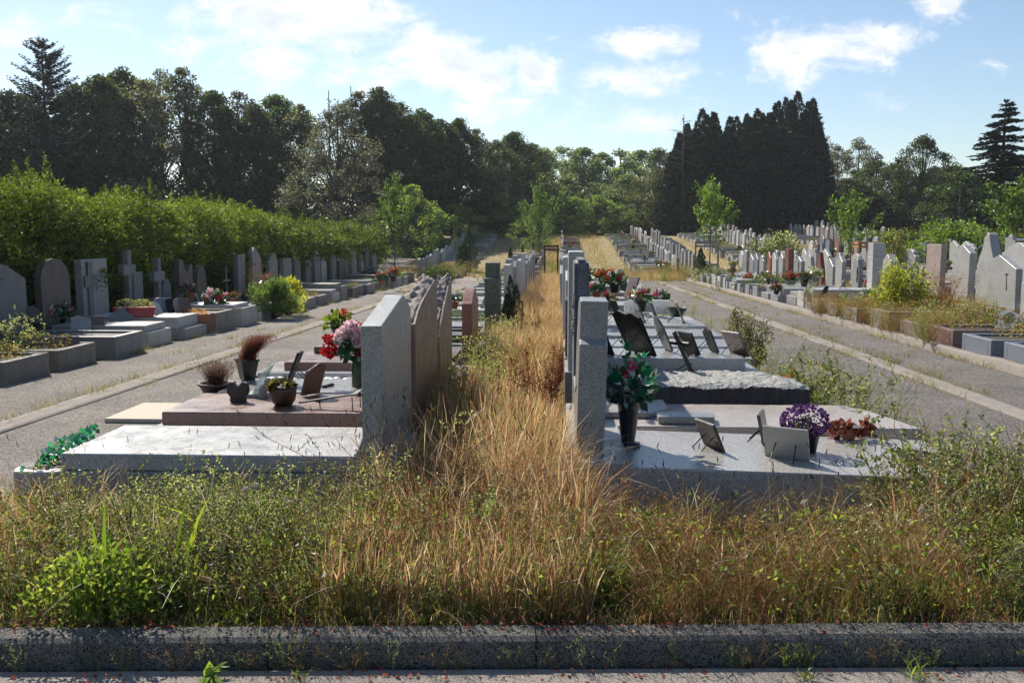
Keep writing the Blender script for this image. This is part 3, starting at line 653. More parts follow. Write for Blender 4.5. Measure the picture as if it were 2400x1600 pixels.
# ------------------------------------------------------------------ the two nearest rows, built one by one
GRL, GRR = 'graves left of the overgrown alley', 'graves right of the overgrown alley'
XL0, XR0 = -1.105, .215
def near_left():
    # 1: pale polished slab, slanting headstone
    e = empty('grave', (XL0, 6.42, g(6.4)), math.pi, 'large grey granite grave with a bare polished slab, nearest one left of the alley', 'grave', GRL)
    y0 = 6.42
    def X(x): return -(x - XL0)
    def Yl(y): return -(y - y0)
    gz = g(6.4)
    put('plinth', cbox(X(-1.0), X(-3.12), -.50, .49, -.3, .235 - gz, 'grey_granite'), e)
    bm = bmesh.new(); add_prism(bm, [(X(-3.125), Yl(6.93)), (X(-3.125), Yl(5.93)), (X(-3.36), Yl(5.93)), (X(-3.40), Yl(6.02)), (X(-3.40), Yl(6.93))], -.3, .233 - gz, 'z'); bev(bm, .006)
    obj('foot_stone', bm, 'white_granite', e)
    bm = bmesh.new(); add_lathe(bm, [(.155, .0), (.165, .002), (.165, .0045), (.14, .0045), (.12, .003)], 28, (X(-3.255), Yl(6.16), .2335 - gz)); obj('flower_hole', bm, 'black_granite', e, scale=(1, 1, 1))
    put('ledger_slab', cbox(X(-1.19), X(-3.08), -.46, .45, .237 - gz, .342 - gz, 'slab_granite', .008), e)
    put('headstone_base', cbox(X(-1.0), X(-1.20), -.52, .51, .237 - gz, .30 - gz, 'grey_granite'), e)
    bm = bmesh.new(); add_prism(bm, [(Yl(y), z - gz) for y, z in ((5.87, .30), (5.87, 1.15), (6.70, 1.285), (7.02, 1.18), (7.02, .30))], X(-1.045), X(-1.17)); bev(bm, .005); obj('headstone', bm, 'grey_granite', e)
    plaque((-1.235, 6.05, .343), -1, .3, .22, 8, 24, 'grey_granite', 'flat', 'small grey plaque leaning against the nearest headstone left of the alley')
    # 2: rose slab, rough topped brown stone
    e = empty('grave', (XL0, 7.55, g(7.5)), math.pi, 'rose brown granite grave with a thick plain slab, second one left of the alley', 'grave', GRL); y0 = 7.55; gz = g(7.5)
    put('plinth', cbox(X(-1.0), X(-2.96), -.46, .46, -.3, .29 - gz, 'brown_granite'), e)
    put('ledger_slab', cbox(X(-1.2), X(-2.91), -.43, .43, .292 - gz, .392 - gz, 'rose_granite', .008), e)
    def brown(ya, yb, z0, z1, seed, pk):
        def top(u_, v_):
            y = ya + .1 + (yb - ya - .1) * u_; x = -1.155 + .109 * v_
            zz = z0 + (z1 - z0) * (u_ ** pk) * (1 if u_ < .93 else 1 - (u_ - .93) * 2.2)
            edge = min(1, u_ * 9, (1 - u_) * 12); zz += edge * (.045 * fbm(y * 2 + seed, x * 2, 0, 6, 6) + .02) * (1 if v_ not in (1,) else .25)
            return (X(x), Yl(y), zz - gz)
        put('rough_top', rough_mesh(top, 56, 10, 'rough_pink'), e)
        bm = bmesh.new(); add_prism(bm, [(Yl(a), b - gz) for a, b in [(ya, .25), (ya, z0)] + [(ya + (yb - ya) * k / 8, z0 + (z1 - z0) * max(0, (k / 8)) ** pk) for k in range(1, 8)] + [(yb - .01, z1 - .03), (yb, .25)]], X(-1.03), X(-1.045))
        obj('headstone', bm, 'brown_granite', e)
        bm = bmesh.new(); add_prism(bm, [(Yl(ya), .25 - gz), (Yl(ya), z0 - gz), (Yl(ya + .11), z0 - gz), (Yl(ya + .11), .25 - gz)], X(-1.0455), X(-1.16)); obj('end_block', bm, 'brown_granite', e)
    brown(7.12, 8.42, 1.045, 1.33, 1, .62)
    tag(put('cream_board', box_mesh(-4.28, -3.42, 9.08, 9.96, g(9.5) + .012, g(9.5) + .05, 'cream_board_mat', .003)), 'flat cream stone board lying on the gravel beside the rose slab', 'board')
    # things on slab 2
    bm = bmesh.new(); add_prism(bm, [(.0, .035), (.055, .03), (.085, .07), (.088, .105), (.076, .150), (.04, .158), (.0, .118), (-.04, .158), (-.076, .150), (-.088, .105), (-.085, .07), (-.055, .03)], -.02, .02, 'y')
    bev(bm, .004); p = atz(559, 941, .392); e = empty('heart_plaque', p, R(-4), 'dark heart shaped stone plaque on the rose slab', 'plaque', 'memorial plaques standing on the graves'); obj('tablet', bm, 'dark_brown', e)
    put('foot', cbox(-.06, .06, -.03, .03, 0, .036, 'dark_brown'), e)
    p = atz(664, 950, .392); e = empty('succulent_pot', p, 0, 'dark brown pot of drooping succulents on the rose slab', 'potted plant'); e.scale = (1.25, 1.25, 1.2); bm = bmesh.new(); add_lathe(bm, [(.05, 0), (.075, .04), (.082, .1), (.085, .12), (.07, .12)], 18); obj('pot', bm, 'dark_pot_mat', e, True)
    a = Acc(); r = np.random.default_rng(5); n = 150; d = rsphere(n, r); d[:, 2] = d[:, 2] * .6 + .15; P = d * (.05, .05, .02) + (-.01, 0, .12); leaves(a, P, d, .055, .03, pal(n, [(.06, .075, .03), (.12, .10, .06), (.05, .05, .03)], r=r), .2, r); put('succulent', a.mesh('leaves'), e)
    e = empty('lying_crucifix', (-1.62, 7.32, .392), 0, 'flat dark metal crucifix raised on thin legs above the rose slab', 'crucifix')
    bm = bmesh.new(); add_box(bm, -.30, .22, -.022, .022, 0, .012); bev(bm, .003); obj('shaft', bm, 'dark_iron', e, loc=(-.02, .0, .085), rot=(0, R(-9), 0))
    bm = bmesh.new(); add_box(bm, -.025, .025, -.11, .11, 0, .012); bev(bm, .003); obj('crossbar', bm, 'dark_iron', e, loc=(.12, 0, .116), rot=(0, R(-9), 0))
    for x_, y_ in ((-.16, 0), (.1, -.07), (.13, .07)):
        bm = bmesh.new(); add_tube(bm, [(x_, y_, .0), (x_ - .005, y_, .085 + (x_ + .02) * .158)], .004, 5); obj('stand_leg', bm, 'black_metal', e)
    # 3: white slab with pebble bed
    e = empty('grave', (XL0, 8.75, g(8.7)), math.pi, 'grave with a white reflecting slab and a strip of black and white pebbles', 'grave', GRL); y0 = 8.75; gz = g(8.7)
    put('plinth', cbox(X(-1.0), X(-3.0), -.55, .72, -.3, .30 - gz, 'pale_granite'), e)
    put('ledger_slab', cbox(X(-1.2), X(-2.82), -.06, .70, .302 - gz, .392 - gz, 'polished_white', .006), e)
    put('back_slab', cbox(X(-1.2), X(-2.82), -.53, -.38, .302 - gz, .392 - gz, 'polished_white', .006), e)
    bm = bmesh.new()
    for i in range(150): pebble_bm(bm, (X(rnd.uniform(-2.78, -1.24)), Yl(rnd.uniform(8.84, 9.10)), .31 - gz + rnd.choice((0, .02))), rnd.uniform(.025, .05), .45, i)
    for f_ in bm.faces: f_.material_index = 0
    put('pebble_strip', bm_mesh(bm, ['pebble_mix'], True), e)
    brown(8.55, 9.55, .80, 1.31, 5, .75)
    p = atz(610, 928, .392); e = empty('glass_plaque', (p[0], p[1], .392), R(180), 'clear glass plaque leaning beside a grey figurine', 'plaque', 'memorial plaques standing on the graves')
    put('base', cbox(-.09, .1, -.1, .1, 0, .03, 'cast_stone', .005), e); bm = bmesh.new(); add_prism(bm, [(-.09, 0), (.09, 0), (.09, .2), (-.05, .27), (-.09, .25)], -.008, .008); obj('glass_pane', bm, 'clear_glass', e, loc=(.03, 0, .03), rot=(0, R(-28), 0))
    p = atz(615, 927, .392); e = empty('praying_figurine', (p[0] + .03, p[1] - .1, .392), 0, 'small grey stone figurine bowed over beside the glass plaque', 'figurine')
    bm = bmesh.new(); add_lathe(bm, [(.001, 0), (.035, .0), (.036, .012), (.030, .03), (.032, .055), (.036, .075), (.03, .1), (.014, .112), (.012, .118), (.022, .13), (.024, .145), (.015, .158), (.002, .16)], 14, cap=False)
    for v_ in bm.verts: v_.co.x += .02 * (v_.co.z / .16) ** 2 * 3; v_.co.y *= 1.15
    obj('figure', bm, 'cast_stone', e, True); bm = bmesh.new(); add_tube(bm, [(.03, -.03, .09), (.055, -.012, .06), (.062, 0, .085)], [.011, .009, .006], 8); add_tube(bm, [(.03, .03, .09), (.055, .012, .06), (.062, 0, .085)], [.011, .009, .006], 8); obj('praying_arms', bm, 'cast_stone', e, True)
    plaque(atz(676, 903, .392), -1, .16, .30, 0, 22, 'black_granite', 'flat', 'tall narrow black plaque on a stand beside the white pebbles')
    p = atz(727, 926, .392); plaque(p, -1, .2, .28, -32, 20, 'brown_granite', 'slant', 'brown slate plaque with a slanted top on the white slab', legs=False)
    for (px, py, rr, i) in ((761, 908, .035, 3), (775, 905, .038, 4)):
        b2 = bmesh.new(); q = atz(px, py, .392); pebble_bm(b2, (0, 0, 0), rr, .38, i); o = put('pebble', bm_mesh(b2, 'slate', True)); o.location = q; tag(o, ('smooth flat pebble on the white slab, the paler left one', 'smooth flat pebble on the white slab, touching the paler one')[i - 3], 'pebble', 'pebbles on the white slab')
    # tall vase of peonies and roses behind the first headstone
    p = atz(842, 905, .392); e = empty('peony_vase', p, 0, 'green glass vase of pink peonies and red roses behind the first headstone', 'flower vase')
    bm = bmesh.new(); add_lathe(bm, [(.001, .0), (.062, .0), (.066, .01), (.062, .1), (.064, .24), (.058, .24), (.056, .1)], 20, cap=False); obj('vase', bm, 'green_glass', e, True)
    a = Acc(); r = np.random.default_rng(77)
    def wpos(px, py): q = aty(px, py, p[1]); return (q[0] - p[0], 0, q[2] - p[2])
    for px, py, rr, c in ((820, 772, .082, 'pink'), (806, 790, .088, 'pink'), (838, 778, .085, 'pink'), (846, 795, .07, 'pink'), (822, 800, .06, 'pink')):
        q = np.array(wpos(px, py)) + (0, r.uniform(-.06, .05), 0)
        for k, n in ((1.0, 150), (.8, 90)):
            d = rsphere(n, r); P = q + d * rr * .72 * k; leaves(a, P, d + r.normal(0, .5, (n, 3)), rr * .42, rr * .30, pal(n, [(.86, .60, .66), (.80, .36, .47), (.90, .80, .80), (.9, .8, .8)], .08, r), .25, r)
    for px, py, rr, c in ((766, 796, .05, 'red'), (780, 803, .045, 'red'), (760, 822, .05, 'red'), (778, 825, .055, 'red'), (832, 812, .05, 'red'), (842, 752 + 12, .03, 'red'), (800, 812, .03, 'red'), (846, 825, .04, 'red')):
        q = np.array(wpos(px, py)) + (0, r.uniform(-.05, .05), 0); bloom(a, q, rr, PETAL['red'], 46, r)
    put('blooms', a.mesh('petals'), e)
    a = Acc(); n = 150; P = np.stack([r.uniform(-.16, .12, n), r.uniform(-.08, .08, n), r.uniform(.24, .42, n)], 1); leaves(a, P, rsphere(n, r) + (0, 0, -.2), .08, .05, pal(n, [(.015, .16, .09), (.03, .10, .04), (.02, .06, .04)], .2, r), .12, r)
    for px, py in ((766, 796), (760, 822), (806, 790), (838, 778), (778, 825)): stick(a, (0, 0, .2), wpos(px, py), .004, .003, (.03, .08, .03))
    put('foliage', a.mesh('silk'), e)
    heather((-2.93, 8.35, .30), 'bowl', 'dark_pot_mat', 1.15, .21, label='round dark glazed bowl of dry grey heather at the foot of the white slab', n=620, spread=.42)
    heather((-2.78, 8.72, .392), 'cone', 'dark_plastic', 1.0, .25, [(.16, .045, .03), (.10, .05, .04), (.20, .08, .05)], (.62, .1), 'black square pot of dry red heather leaning over', n=1300, spread=.3, sq=True)
    # 4: brown low slab with no stone
    e = empty('grave', (XL0, 10.2, g(10.2)), math.pi, 'low brown granite grave with stepped slabs and no headstone, fourth left of the alley', 'grave', GRL); gz = g(10.2)
    put('plinth', cbox(.0, 1.95, -.45, .6, -.3, .30 - gz, 'brown_granite'), e); put('ledger_slab', cbox(.1, 1.62, -.42, .5, .302 - gz, .42 - gz, 'rose_granite'), e); put('raised_bar', cbox(.1, 1.5, -.40, -.22, .422 - gz, .49 - gz, 'brown_granite'), e)
granite('dark_brown', (.075, .05, .042), (.03, .02, .017), rough=.5)
granite('polished_white', (.56, .56, .57), (.40, .40, .41), rough=.12, contrast=.8, stain=.15)
for nm, c, rg in (('dark_pot_mat', (.035, .016, .012), .4),):
    plain(nm, c, rg, .06)
m = newmat('cream_board_mat'); w_ = tex(m, 'Noise', 6, detail=6); mp = tex(m, 'Wave', 9, wave_type='BANDS', bands_direction='Y'); mp.inputs['Distortion'].default_value = 3; finish(m, mixc(m, mmath(m, 'MULTIPLY', mp.outputs['Fac'], .35), (.46, .41, .31), (.32, .26, .18)), .8, w_.outputs['Fac'], .004)
m = newmat('pebble_mix'); v_ = tex(m, 'Voronoi', 9); finish(m, ramp(m, v_.outputs['Color'], [(.35, (.02, .02, .022)), (.42, (.75, .75, .72))], 'CONSTANT'), .35)
near_left()
def near_right():
    gz = g(6.4); e = empty('grave', (.06, 6.42, gz), 0, 'large grey granite grave with a two tiered headstone, nearest one right of the alley', 'grave', GRR)
    def Xl(x): return x - .06
    bm = bmesh.new(); vs = add_box(bm, Xl(.06), Xl(2.52), -.57, .55, -.3, .335 - gz)
    for v in bm.verts:
        if v.co.z > 0: v.co.z -= (v.co.x) * .026
    bev(bm, .008); obj('ledger_slab', bm, 'polished_grey', e)
    put('headstone_base', cbox(Xl(.05), Xl(.42), -.58, .54, .10 - gz, .352 - gz, 'pale_granite'), e)
    bm = bmesh.new(); add_prism(bm, [(-.42, .35 - gz), (-.42, 1.03 - gz), (-.33, 1.055 - gz), (-.33, 1.285 - gz), (.0, 1.29 - gz), (.32, 1.24 - gz), (.48, 1.0 - gz), (.48, .35 - gz)], Xl(.118), Xl(.285)); bev(bm, .005)
    o = obj('headstone', bm, 'grey_granite', e); o.rotation_euler = (0, R(1.5), 0); o.location = (-.02, 0, .005)
    bm = bmesh.new(); add_lathe(bm, [(.001, .0), (.19, .0), (.2, .004), (.2, .006), (.185, .006), (.17, -.03), (.10, -.05), (.001, -.055)], 30, (0, 0, 0), cap=False); obj('flower_hole', bm, 'black_granite', e, True, loc=(Xl(2.27), -.03, .28 - gz))
    # black vase with green leaves and red roses
    p = atz(1472, 1045, .322); e = empty('black_vase', p, 0, 'tall black vase of dark green leaves and red rosebuds beside the two tiered headstone', 'flower vase')
    bm = bmesh.new(); add_lathe(bm, [(.001, 0), (.078, 0), (.082, .006), (.08, .022), (.045, .03), (.044, .036), (.052, .1), (.072, .295), (.075, .3), (.066, .3), (.06, .26)], 26, cap=False); obj('vase', bm, 'black_gloss', e, True)
    a = Acc(); r = np.random.default_rng(31); n = 120; d = rsphere(n, r); d[:, 2] = d[:, 2] * .8 + .35; P = (0, 0, .33) + d * r.uniform(.03, .16, (n, 1))
    leaves(a, P, d + r.normal(0, .3, (n, 3)), r.uniform(.06, .12, n), .055, pal(n, [(.012, .075, .05), (.02, .05, .04), (.012, .16, .10), (.03, .07, .06)], .2, r), .1, r)
    n = 300; d = rsphere(n, r); d[:, 2] = d[:, 2] * .5 + .2; P = (0, 0, .32) + d * r.uniform(.04, .17, (n, 1)); leaves(a, P, d + r.normal(0, .5, (n, 3)), .03, .012, pal(n, [(.02, .06, .03), (.03, .10, .06), (.05, .06, .05)], .2, r), .1, r)
    def wp(px, py): q = aty(px, py, p[1]); return np.array((q[0] - p[0], 0, q[2] - p[2]))
    for px, py in ((1466, 806), (1474, 815), (1468, 822), (1470, 840), (1500, 850), (1520, 868), (1532, 895), (1535, 905), (1440, 880), (1428, 890), (1425, 870), (1510, 840)):
        q = wp(px, py) + (0, r.uniform(-.04, .04), 0); stick(a, (0, 0, .3), q, .002, .002, (.02, .05, .02)); leaves(a, q[None] + r.normal(0, .006, (3, 3)), r.normal(0, .4, (3, 3)) + (0, 0, 1), .06, .032, pal(3, [(.01, .25, .14), (.015, .12, .08)], .1, r), .1, r)
    put('foliage', a.mesh('silk'), e)
    a = Acc()
    for px, py, rr, c in ((1478, 853, .030, 'hotpink'), (1464, 874, .026, 'red'), (1433, 913, .022, 'red')): bloom(a, wp(px, py) + (0, -.09, 0), rr, PETAL[c], 50, r)
    for px, py in ((1465, 903), (1470, 908), (1480, 870)): bloom(a, wp(px, py) + (0, -.1, 0), .018, PETAL['white'], 24, r)
    put('blooms', a.mesh('petals'), e)
    plaque(atz(1675, 1055, .295), 1, .24, .2, 22, 24, 'dark_brown', 'flat', 'thin brown plaque on two legs in the middle of the nearest right slab', t=.018)
    plaque(atz(1795, 1038, .292), 1, .24, .2, -18, 12, 'dark_granite', 'flat', 'slim grey plaque beside the purple flowers', t=.022)
    p = atz(1845, 1078, .288); plaque(p, 1, .28, .22, 62, 20, 'bronze_plate', 'flat', 'light grey plaque turned away in front of the purple flowers', t=.016)
    p = atz(1892, 1062, .285); e = empty('purple_flower_pot', p, 0, 'black pot overflowing with small purple flowers on the nearest right slab', 'flower pot')
    bm = bmesh.new(); add_lathe(bm, [(.001, 0), (.052, 0), (.075, .12), (.079, .12), (.079, .132), (.068, .132)], 20, cap=False); obj('pot', bm, 'dark_plastic', e, True)
    a = Acc(); r = np.random.default_rng(3)
    for i in range(330):
        d = unit(r.normal(size=3)); d[2] = d[2] * .75 + .2; c = np.array((-.02, 0, .185)) + d * (.150, .14, .135) * r.uniform(.8, 1.02)
        n = 5; leaves(a, np.tile(c, (n, 1)), rsphere(n, r) * .8 + d, .02, .018, pal(n, PETAL['purple'] + [(.20, .10, .27)], .15, r), .1, r)
    put('blooms', a.mesh('petals'), e); put('foliage', leafball_mesh(8, [(.04, .06, .03), (.06, .04, .08)], 300, .12, .03), e, (-.02, 0, .13))
    # 2: pinkish slab with bevelled foot
    gz = g(7.5); e = empty('grave', (.06, 7.55, gz), 0, 'pale pinkish granite grave with a raised step and slanting foot, second right of the alley', 'grave', GRR)
    bm = bmesh.new(); add_prism(bm, [(0, -.49), (2.50, -.49), (2.34, .22), (2.2, .45), (0, .45)], -.3, .33 - gz, 'z'); bev(bm, .008); obj('ledger_slab', bm, 'pale_pink', e)
    bm = bmesh.new(); add_prism(bm, [(.1, -.2), (.62, -.2), (.78, .05), (.78, .4), (.1, .4)], .332 - gz, .375 - gz, 'z'); bev(bm, .01); obj('raised_step', bm, 'pale_pink', e)
    bm = bmesh.new(); add_prism(bm, [(.66, -.41), (1.06, -.41), (1.08, -.2), (.66, -.2)], .332 - gz, .385 - gz, 'z'); bev(bm, .006); obj('name_block', bm, 'grey_granite', e)
    put('headstone', cbox(.06, .2, -.44, .4, .335 - gz, .56 - gz, 'grey_granite'), e)
    p = atz(2000, 1020, .332); e = empty('dried_flower_pot', (p[0] - .0, p[1] + .1, .29), 0, 'withered rust coloured flowers with a small tag on the second right slab', 'flower pot')
    bm = bmesh.new(); add_lathe(bm, [(.04, 0), (.055, .07), (.058, .07), (.05, .065)], 14); obj('pot', bm, 'terracotta', e)
    a = Acc(); r = np.random.default_rng(6); n = 110; P = np.stack([r.uniform(-.15, .15, n), r.uniform(-.06, .06, n), r.uniform(.03, .10, n)], 1); leaves(a, P, rsphere(n, r) + (0, 0, .35), .065, .05, pal(n, [(.26, .085, .05), (.34, .14, .09), (.16, .05, .035)], .15, r), .3, r); put('dried_petals', a.mesh('petals'), e)
    put('price_tag', cbox(.0, .045, -.09, -.088, .09, .11, 'white_paint', 0), e)
    # 3: rock-faced block
    gz = g(8.6); e = empty('grave', (.16, 8.65, gz), 0, 'massive dark grave block with a rough hewn pale top, third right of the alley', 'grave', GRR)
    def top(u_, v_):
        x = .1 + 1.78 * u_ - (.22 * max(0, (v_ - .55)) / .45 if u_ > .9 else 0); y = -.54 + 1.06 * v_ + .018 * fbm(x * 3, 0, 0, 3) * (1 if v_ in (0, 1) else 0)
        z = .475 - .035 * v_ - gz +   .012 * fbm(x, y, 2, 3.2, 5) + .018 * fbm(x, y, 7, 12, 5) + rnd.uniform(-.005, .005); ed = min(u_, 1 - u_, v_, 1 - v_); z -= .03 * (1 - min(1, ed * 14)) ; return (x, y, z)
    put('rough_block', rough_mesh(top, 190, 110, 'hewn_granite', 'dark_brown'), e)
    bm = bmesh.new(); add_box(bm, -.035, .085, -.50, .50, 0, 1.48 - gz)
    bev(bm, .03, 3); o = obj('headstone', bm, 'rough_blue', e)
    a = Acc()
    bmc = bmesh.new()
    for i in range(60):
        q = random.Random(i); y = -.35 + .28 * math.sin(i * .21) + q.uniform(-.05, .05); z = .85 + i * .0055
        add_box(bmc, -.050, -.034, y - .02, y + .02, z - gz, z + .03 - gz)
    obj('carved_relief', bmc, 'rough_grey', e)
    e = empty('black_crucifix', atz(1622, 874, .415), R(35), 'tall black metal crucifix leaning on its stand over the rough block', 'crucifix')
    bm = bmesh.new(); add_box(bm, -.018, .018, -.012, .012, 0, .46); bev(bm, .003); obj('shaft', bm, 'dark_iron', e, rot=(0, R(-30), 0))
    bm = bmesh.new(); add_box(bm, -.014, .014, -.13, .13, .0, .036); bev(bm, .003); obj('crossbar', bm, 'dark_iron', e, loc=(-.15, 0, .27), rot=(0, R(-30), 0))
    bm = bmesh.new(); add_tube(bm, [(0, 0, -.11), (.004, 0, -.04), (0, 0, .0), (0, 0, .05)], [.008, .013, .015, .009], 8); add_tube(bm, [(0, -.09, .05), (0, 0, .035), (0, .09, .05)], .007, 6); bmesh.ops.create_icosphere(bm, subdivisions=2, radius=.013, matrix=Matrix.Translation((0.005, 0, .07))); obj('figure', bm, 'bronze', e, True, loc=(-.10, 0, .25), rot=(0, R(-30), 0))
    for s in (-1, 1):
        bm = bmesh.new(); add_tube(bm, [(-.03, s * .03, .09), (-.20, s * .055, .008)], .006, 6); obj('stand_leg', bm, 'black_metal', e)
        put('foot', cbox(-.03, .05, s * .035 - .01, s * .035 + .01, 0, .02, 'black_metal', .003), e)
plain('black_gloss', (.010, .011, .011), .1, .05); plain('bronze_plate', (.34, .33, .30), .3, .1)
granite('pale_pink', (.58, .52, .48), (.34, .29, .27), rough=.3, contrast=.8, stain=.25); granite('rough_blue', (.21, .24, .29), (.06, .07, .10), rough=.55, grain=110, contrast=.9, bd=.006)
m = newmat('hewn_granite'); v1 = tex(m, 'Voronoi', 150); n1 = tex(m, 'Noise', 45, detail=8, rough=.8)
finish(m, ramp(m, mmath(m, 'MULTIPLY', mmath(m, 'ADD', v1.outputs['Color'], n1.outputs['Fac']), .5), [(.28, (.10, .10, .10)), (.6, (.38, .375, .355))]), .75, n1.outputs['Fac'], .012)
near_right()
# ------------------------------------------------------------------ the rest of the right centre row
def near_right_2():
    def gr(y, ya, yb, ztop, zplinth, mat, xr, label, hsz=None, hmat='grey_granite', smat='grey_granite', hx=(.1, .22), hshape='flat', extra=None):
        gz = g(y); e = empty('grave', (.06, y, gz), 0, label, 'grave', GRR)
        put('plinth', cbox(0, xr + .06, ya - y - .02, yb - y + .02, -.3, zplinth - gz, smat), e)
        put('ledger_slab', cbox(.18, xr - .1, ya - y + .02, yb - y - .02, zplinth - gz, ztop - gz, mat, .008), e)
        if hsz: put('headstone', headstone_mesh(hshape, hmat, hx[1] - hx[0]), e, ((hx[0] + hx[1]) / 2 - .06, (ya + yb) / 2 - y, zplinth - gz), scale=(1, (yb - ya) * .9, hsz - zplinth))
        return e
    gr(9.8, 9.3, 10.15, .53, .40, 'polished_white', 1.78, 'polished grey slab crowded with black plaques behind the rough block', 1.52, 'pale_granite', hx=(.09, .235))
    gr(10.9, 10.35, 11.15, .52, .40, 'polished_white', 1.9, 'white polished grave behind the plaque crowded slab', 1.0, 'dark_granite', hx=(.07, .17))
    e = gr(12.05, 11.6, 12.5, .50, .36, 'polished_white', 1.95, 'pale polished grave with four dark plaques, sixth right of the alley', 1.25, 'white_granite', hx=(.08, .2), hshape='slant')
    gr(13.3, 12.85, 13.75, .50, .38, 'polished_white', 1.95, 'stepped grey grave with a green bowl at its foot, seventh right of the alley', 1.38, 'white_granite', hx=(.05, .2))
    gr(14.5, 14.05, 14.95, .45, .30, 'pale_granite', 2.0, 'grey grave crowded with bouquets, eighth right of the alley', 1.2, 'grey_granite', hx=(.06, .18), hshape='gable')
    PG = 'memorial plaques standing on the graves'
    e = plaque(atz(1505, 831, .532), 1, .52, .46, 25, 26, 'black_granite', 'book', 'big black book shaped plaque on the crowded polished slab', t=.03)
    plaque(atz(1567, 822, .532), 1, .2, .36, 18, 24, 'dark_granite', 'pointed', 'narrow grey plaque with a pointed top beside the big black one')
    plaque(atz(1625, 832, .532), 1, .24, .24, 25, 26, 'black_granite', 'flat', 'small square black plaque in the middle of the crowded slab')
    plaque(atz(1675, 826, .532), 1, .2, .27, 15, 24, 'slate', 'slant', 'dark slate plaque second from the foot of the crowded slab')
    plaque(atz(1735, 835, .50), 1, .26, .27, 30, 30, 'brown_granite', 'flat', 'brown plaque nearest the foot of the crowded slab')
    plaque(atz(1430, 833, .532), 1, .2, .24, 20, 24, 'black_granite', 'flat', 'black plaque half hidden by the two tiered headstone')
    for k, (px, py, sh, mt, lb) in enumerate(((1453, 755, 'flat', 'black_granite', 'thin black plaque nearest the headstones on the sixth grave'), (1506, 756, 'sloped', 'dark_granite', 'dark sloping plaque second from the headstones on the sixth grave'),
            (1543, 762, 'flat', 'slate', 'narrow slate plaque third from the headstones on the sixth grave'), (1602, 758, 'arch', 'rose_granite', 'round topped rose plaque at the foot of the sixth grave'))):
        plaque(atz(px, py - 2, .502), 1, .2, .3, 20 - 8 * k, 22, mt, sh, lb)
    e = empty('green_bowl', atz(1585, 742, .502), 0, 'dark green plastic bowl at the foot of the seventh grave', 'bowl'); bm = bmesh.new(); add_lathe(bm, [(.001, 0), (.09, 0), (.15, .12), (.155, .13), (.145, .13), (.09, .02), (.001, .015)], 22, cap=False); obj('bowl', bm, 'green_bowl_mat', e, True)
    bouquet(atz(1500, 731, .50), ('red', 'white', 'hotpink', 'yellow', 'white'), 'cone', 'dark_plastic', 1.0, 2, 'big round bouquet of red and white flowers in a black pot', n=20)
    bouquet(atz(1550, 724, .48), ('hotpink', 'orange', 'lilac', 'cream'), 'pot', 'dark_plastic', .95, 1, 'mixed pink, orange and lilac bouquet behind the photo plaque', n=16)
    bouquet(atz(1425, 727, .48), ('red', 'dried', 'cream', 'red'), 'pot', 'dark_plastic', .85, 0, 'fading red and brown bouquet next to the two tiered headstone', n=12)
    bouquet(atz(1398, 700, .46), ('lilac', 'white', 'hotpink', 'dried'), 'pot', 'terracotta', 1.0, 3, 'lilac and white bouquet near the blue grey headstone')
    plaque(atz(1553, 736, .50), -1, .26, .22, 245, 25, 'porcelain', 'flat', 'white photo plaque leaning in front of the mixed bouquet', photo='photo_blue')
    plaque(atz(1472, 700, .45), 1, .4, .42, 200, 20, 'brown_granite', 'flat', 'wide brown plaque among the red flowers', t=.03)
    plaque(atz(1475, 733, .50), -1, .16, .2, 250, 15, 'porcelain', 'slant', 'small white plaque with an orange patch beside the round bouquet', photo='orange_timber')
    e = empty('stone_tablet', atz(1465, 680, .42), R(20), 'leaning dark green stone tablet beyond the bouquets', 'plaque', PG); bm = bmesh.new(); add_prism(bm, [(a * .34, b * .5) for a, b in SHAPES['slant']], -.03, .03); bev(bm, .006); obj('tablet', bm, 'slate', e, rot=(0, R(-18), 0))
    for i, (px, py, c, s) in enumerate(((1440, 672, ('red', 'white'), 1.2), (1412, 660, ('orange', 'red'), 1.1), (1380, 650, ('white', 'orange', 'yellow'), 1.1))):
        y = 17.5 + 3.2 * i; q = aty(px, py, y)
        bouquet((q[0], y, q[2] - .1), c, 'pot', 'dark_plastic', s, i, ('red and white bouquet beyond the leaning green tablet', 'orange red bouquet further along the right centre row', 'white and orange bouquet farthest along the right centre row')[i])
plain('green_bowl_mat', (.01, .035, .022), .35)
near_right_2()

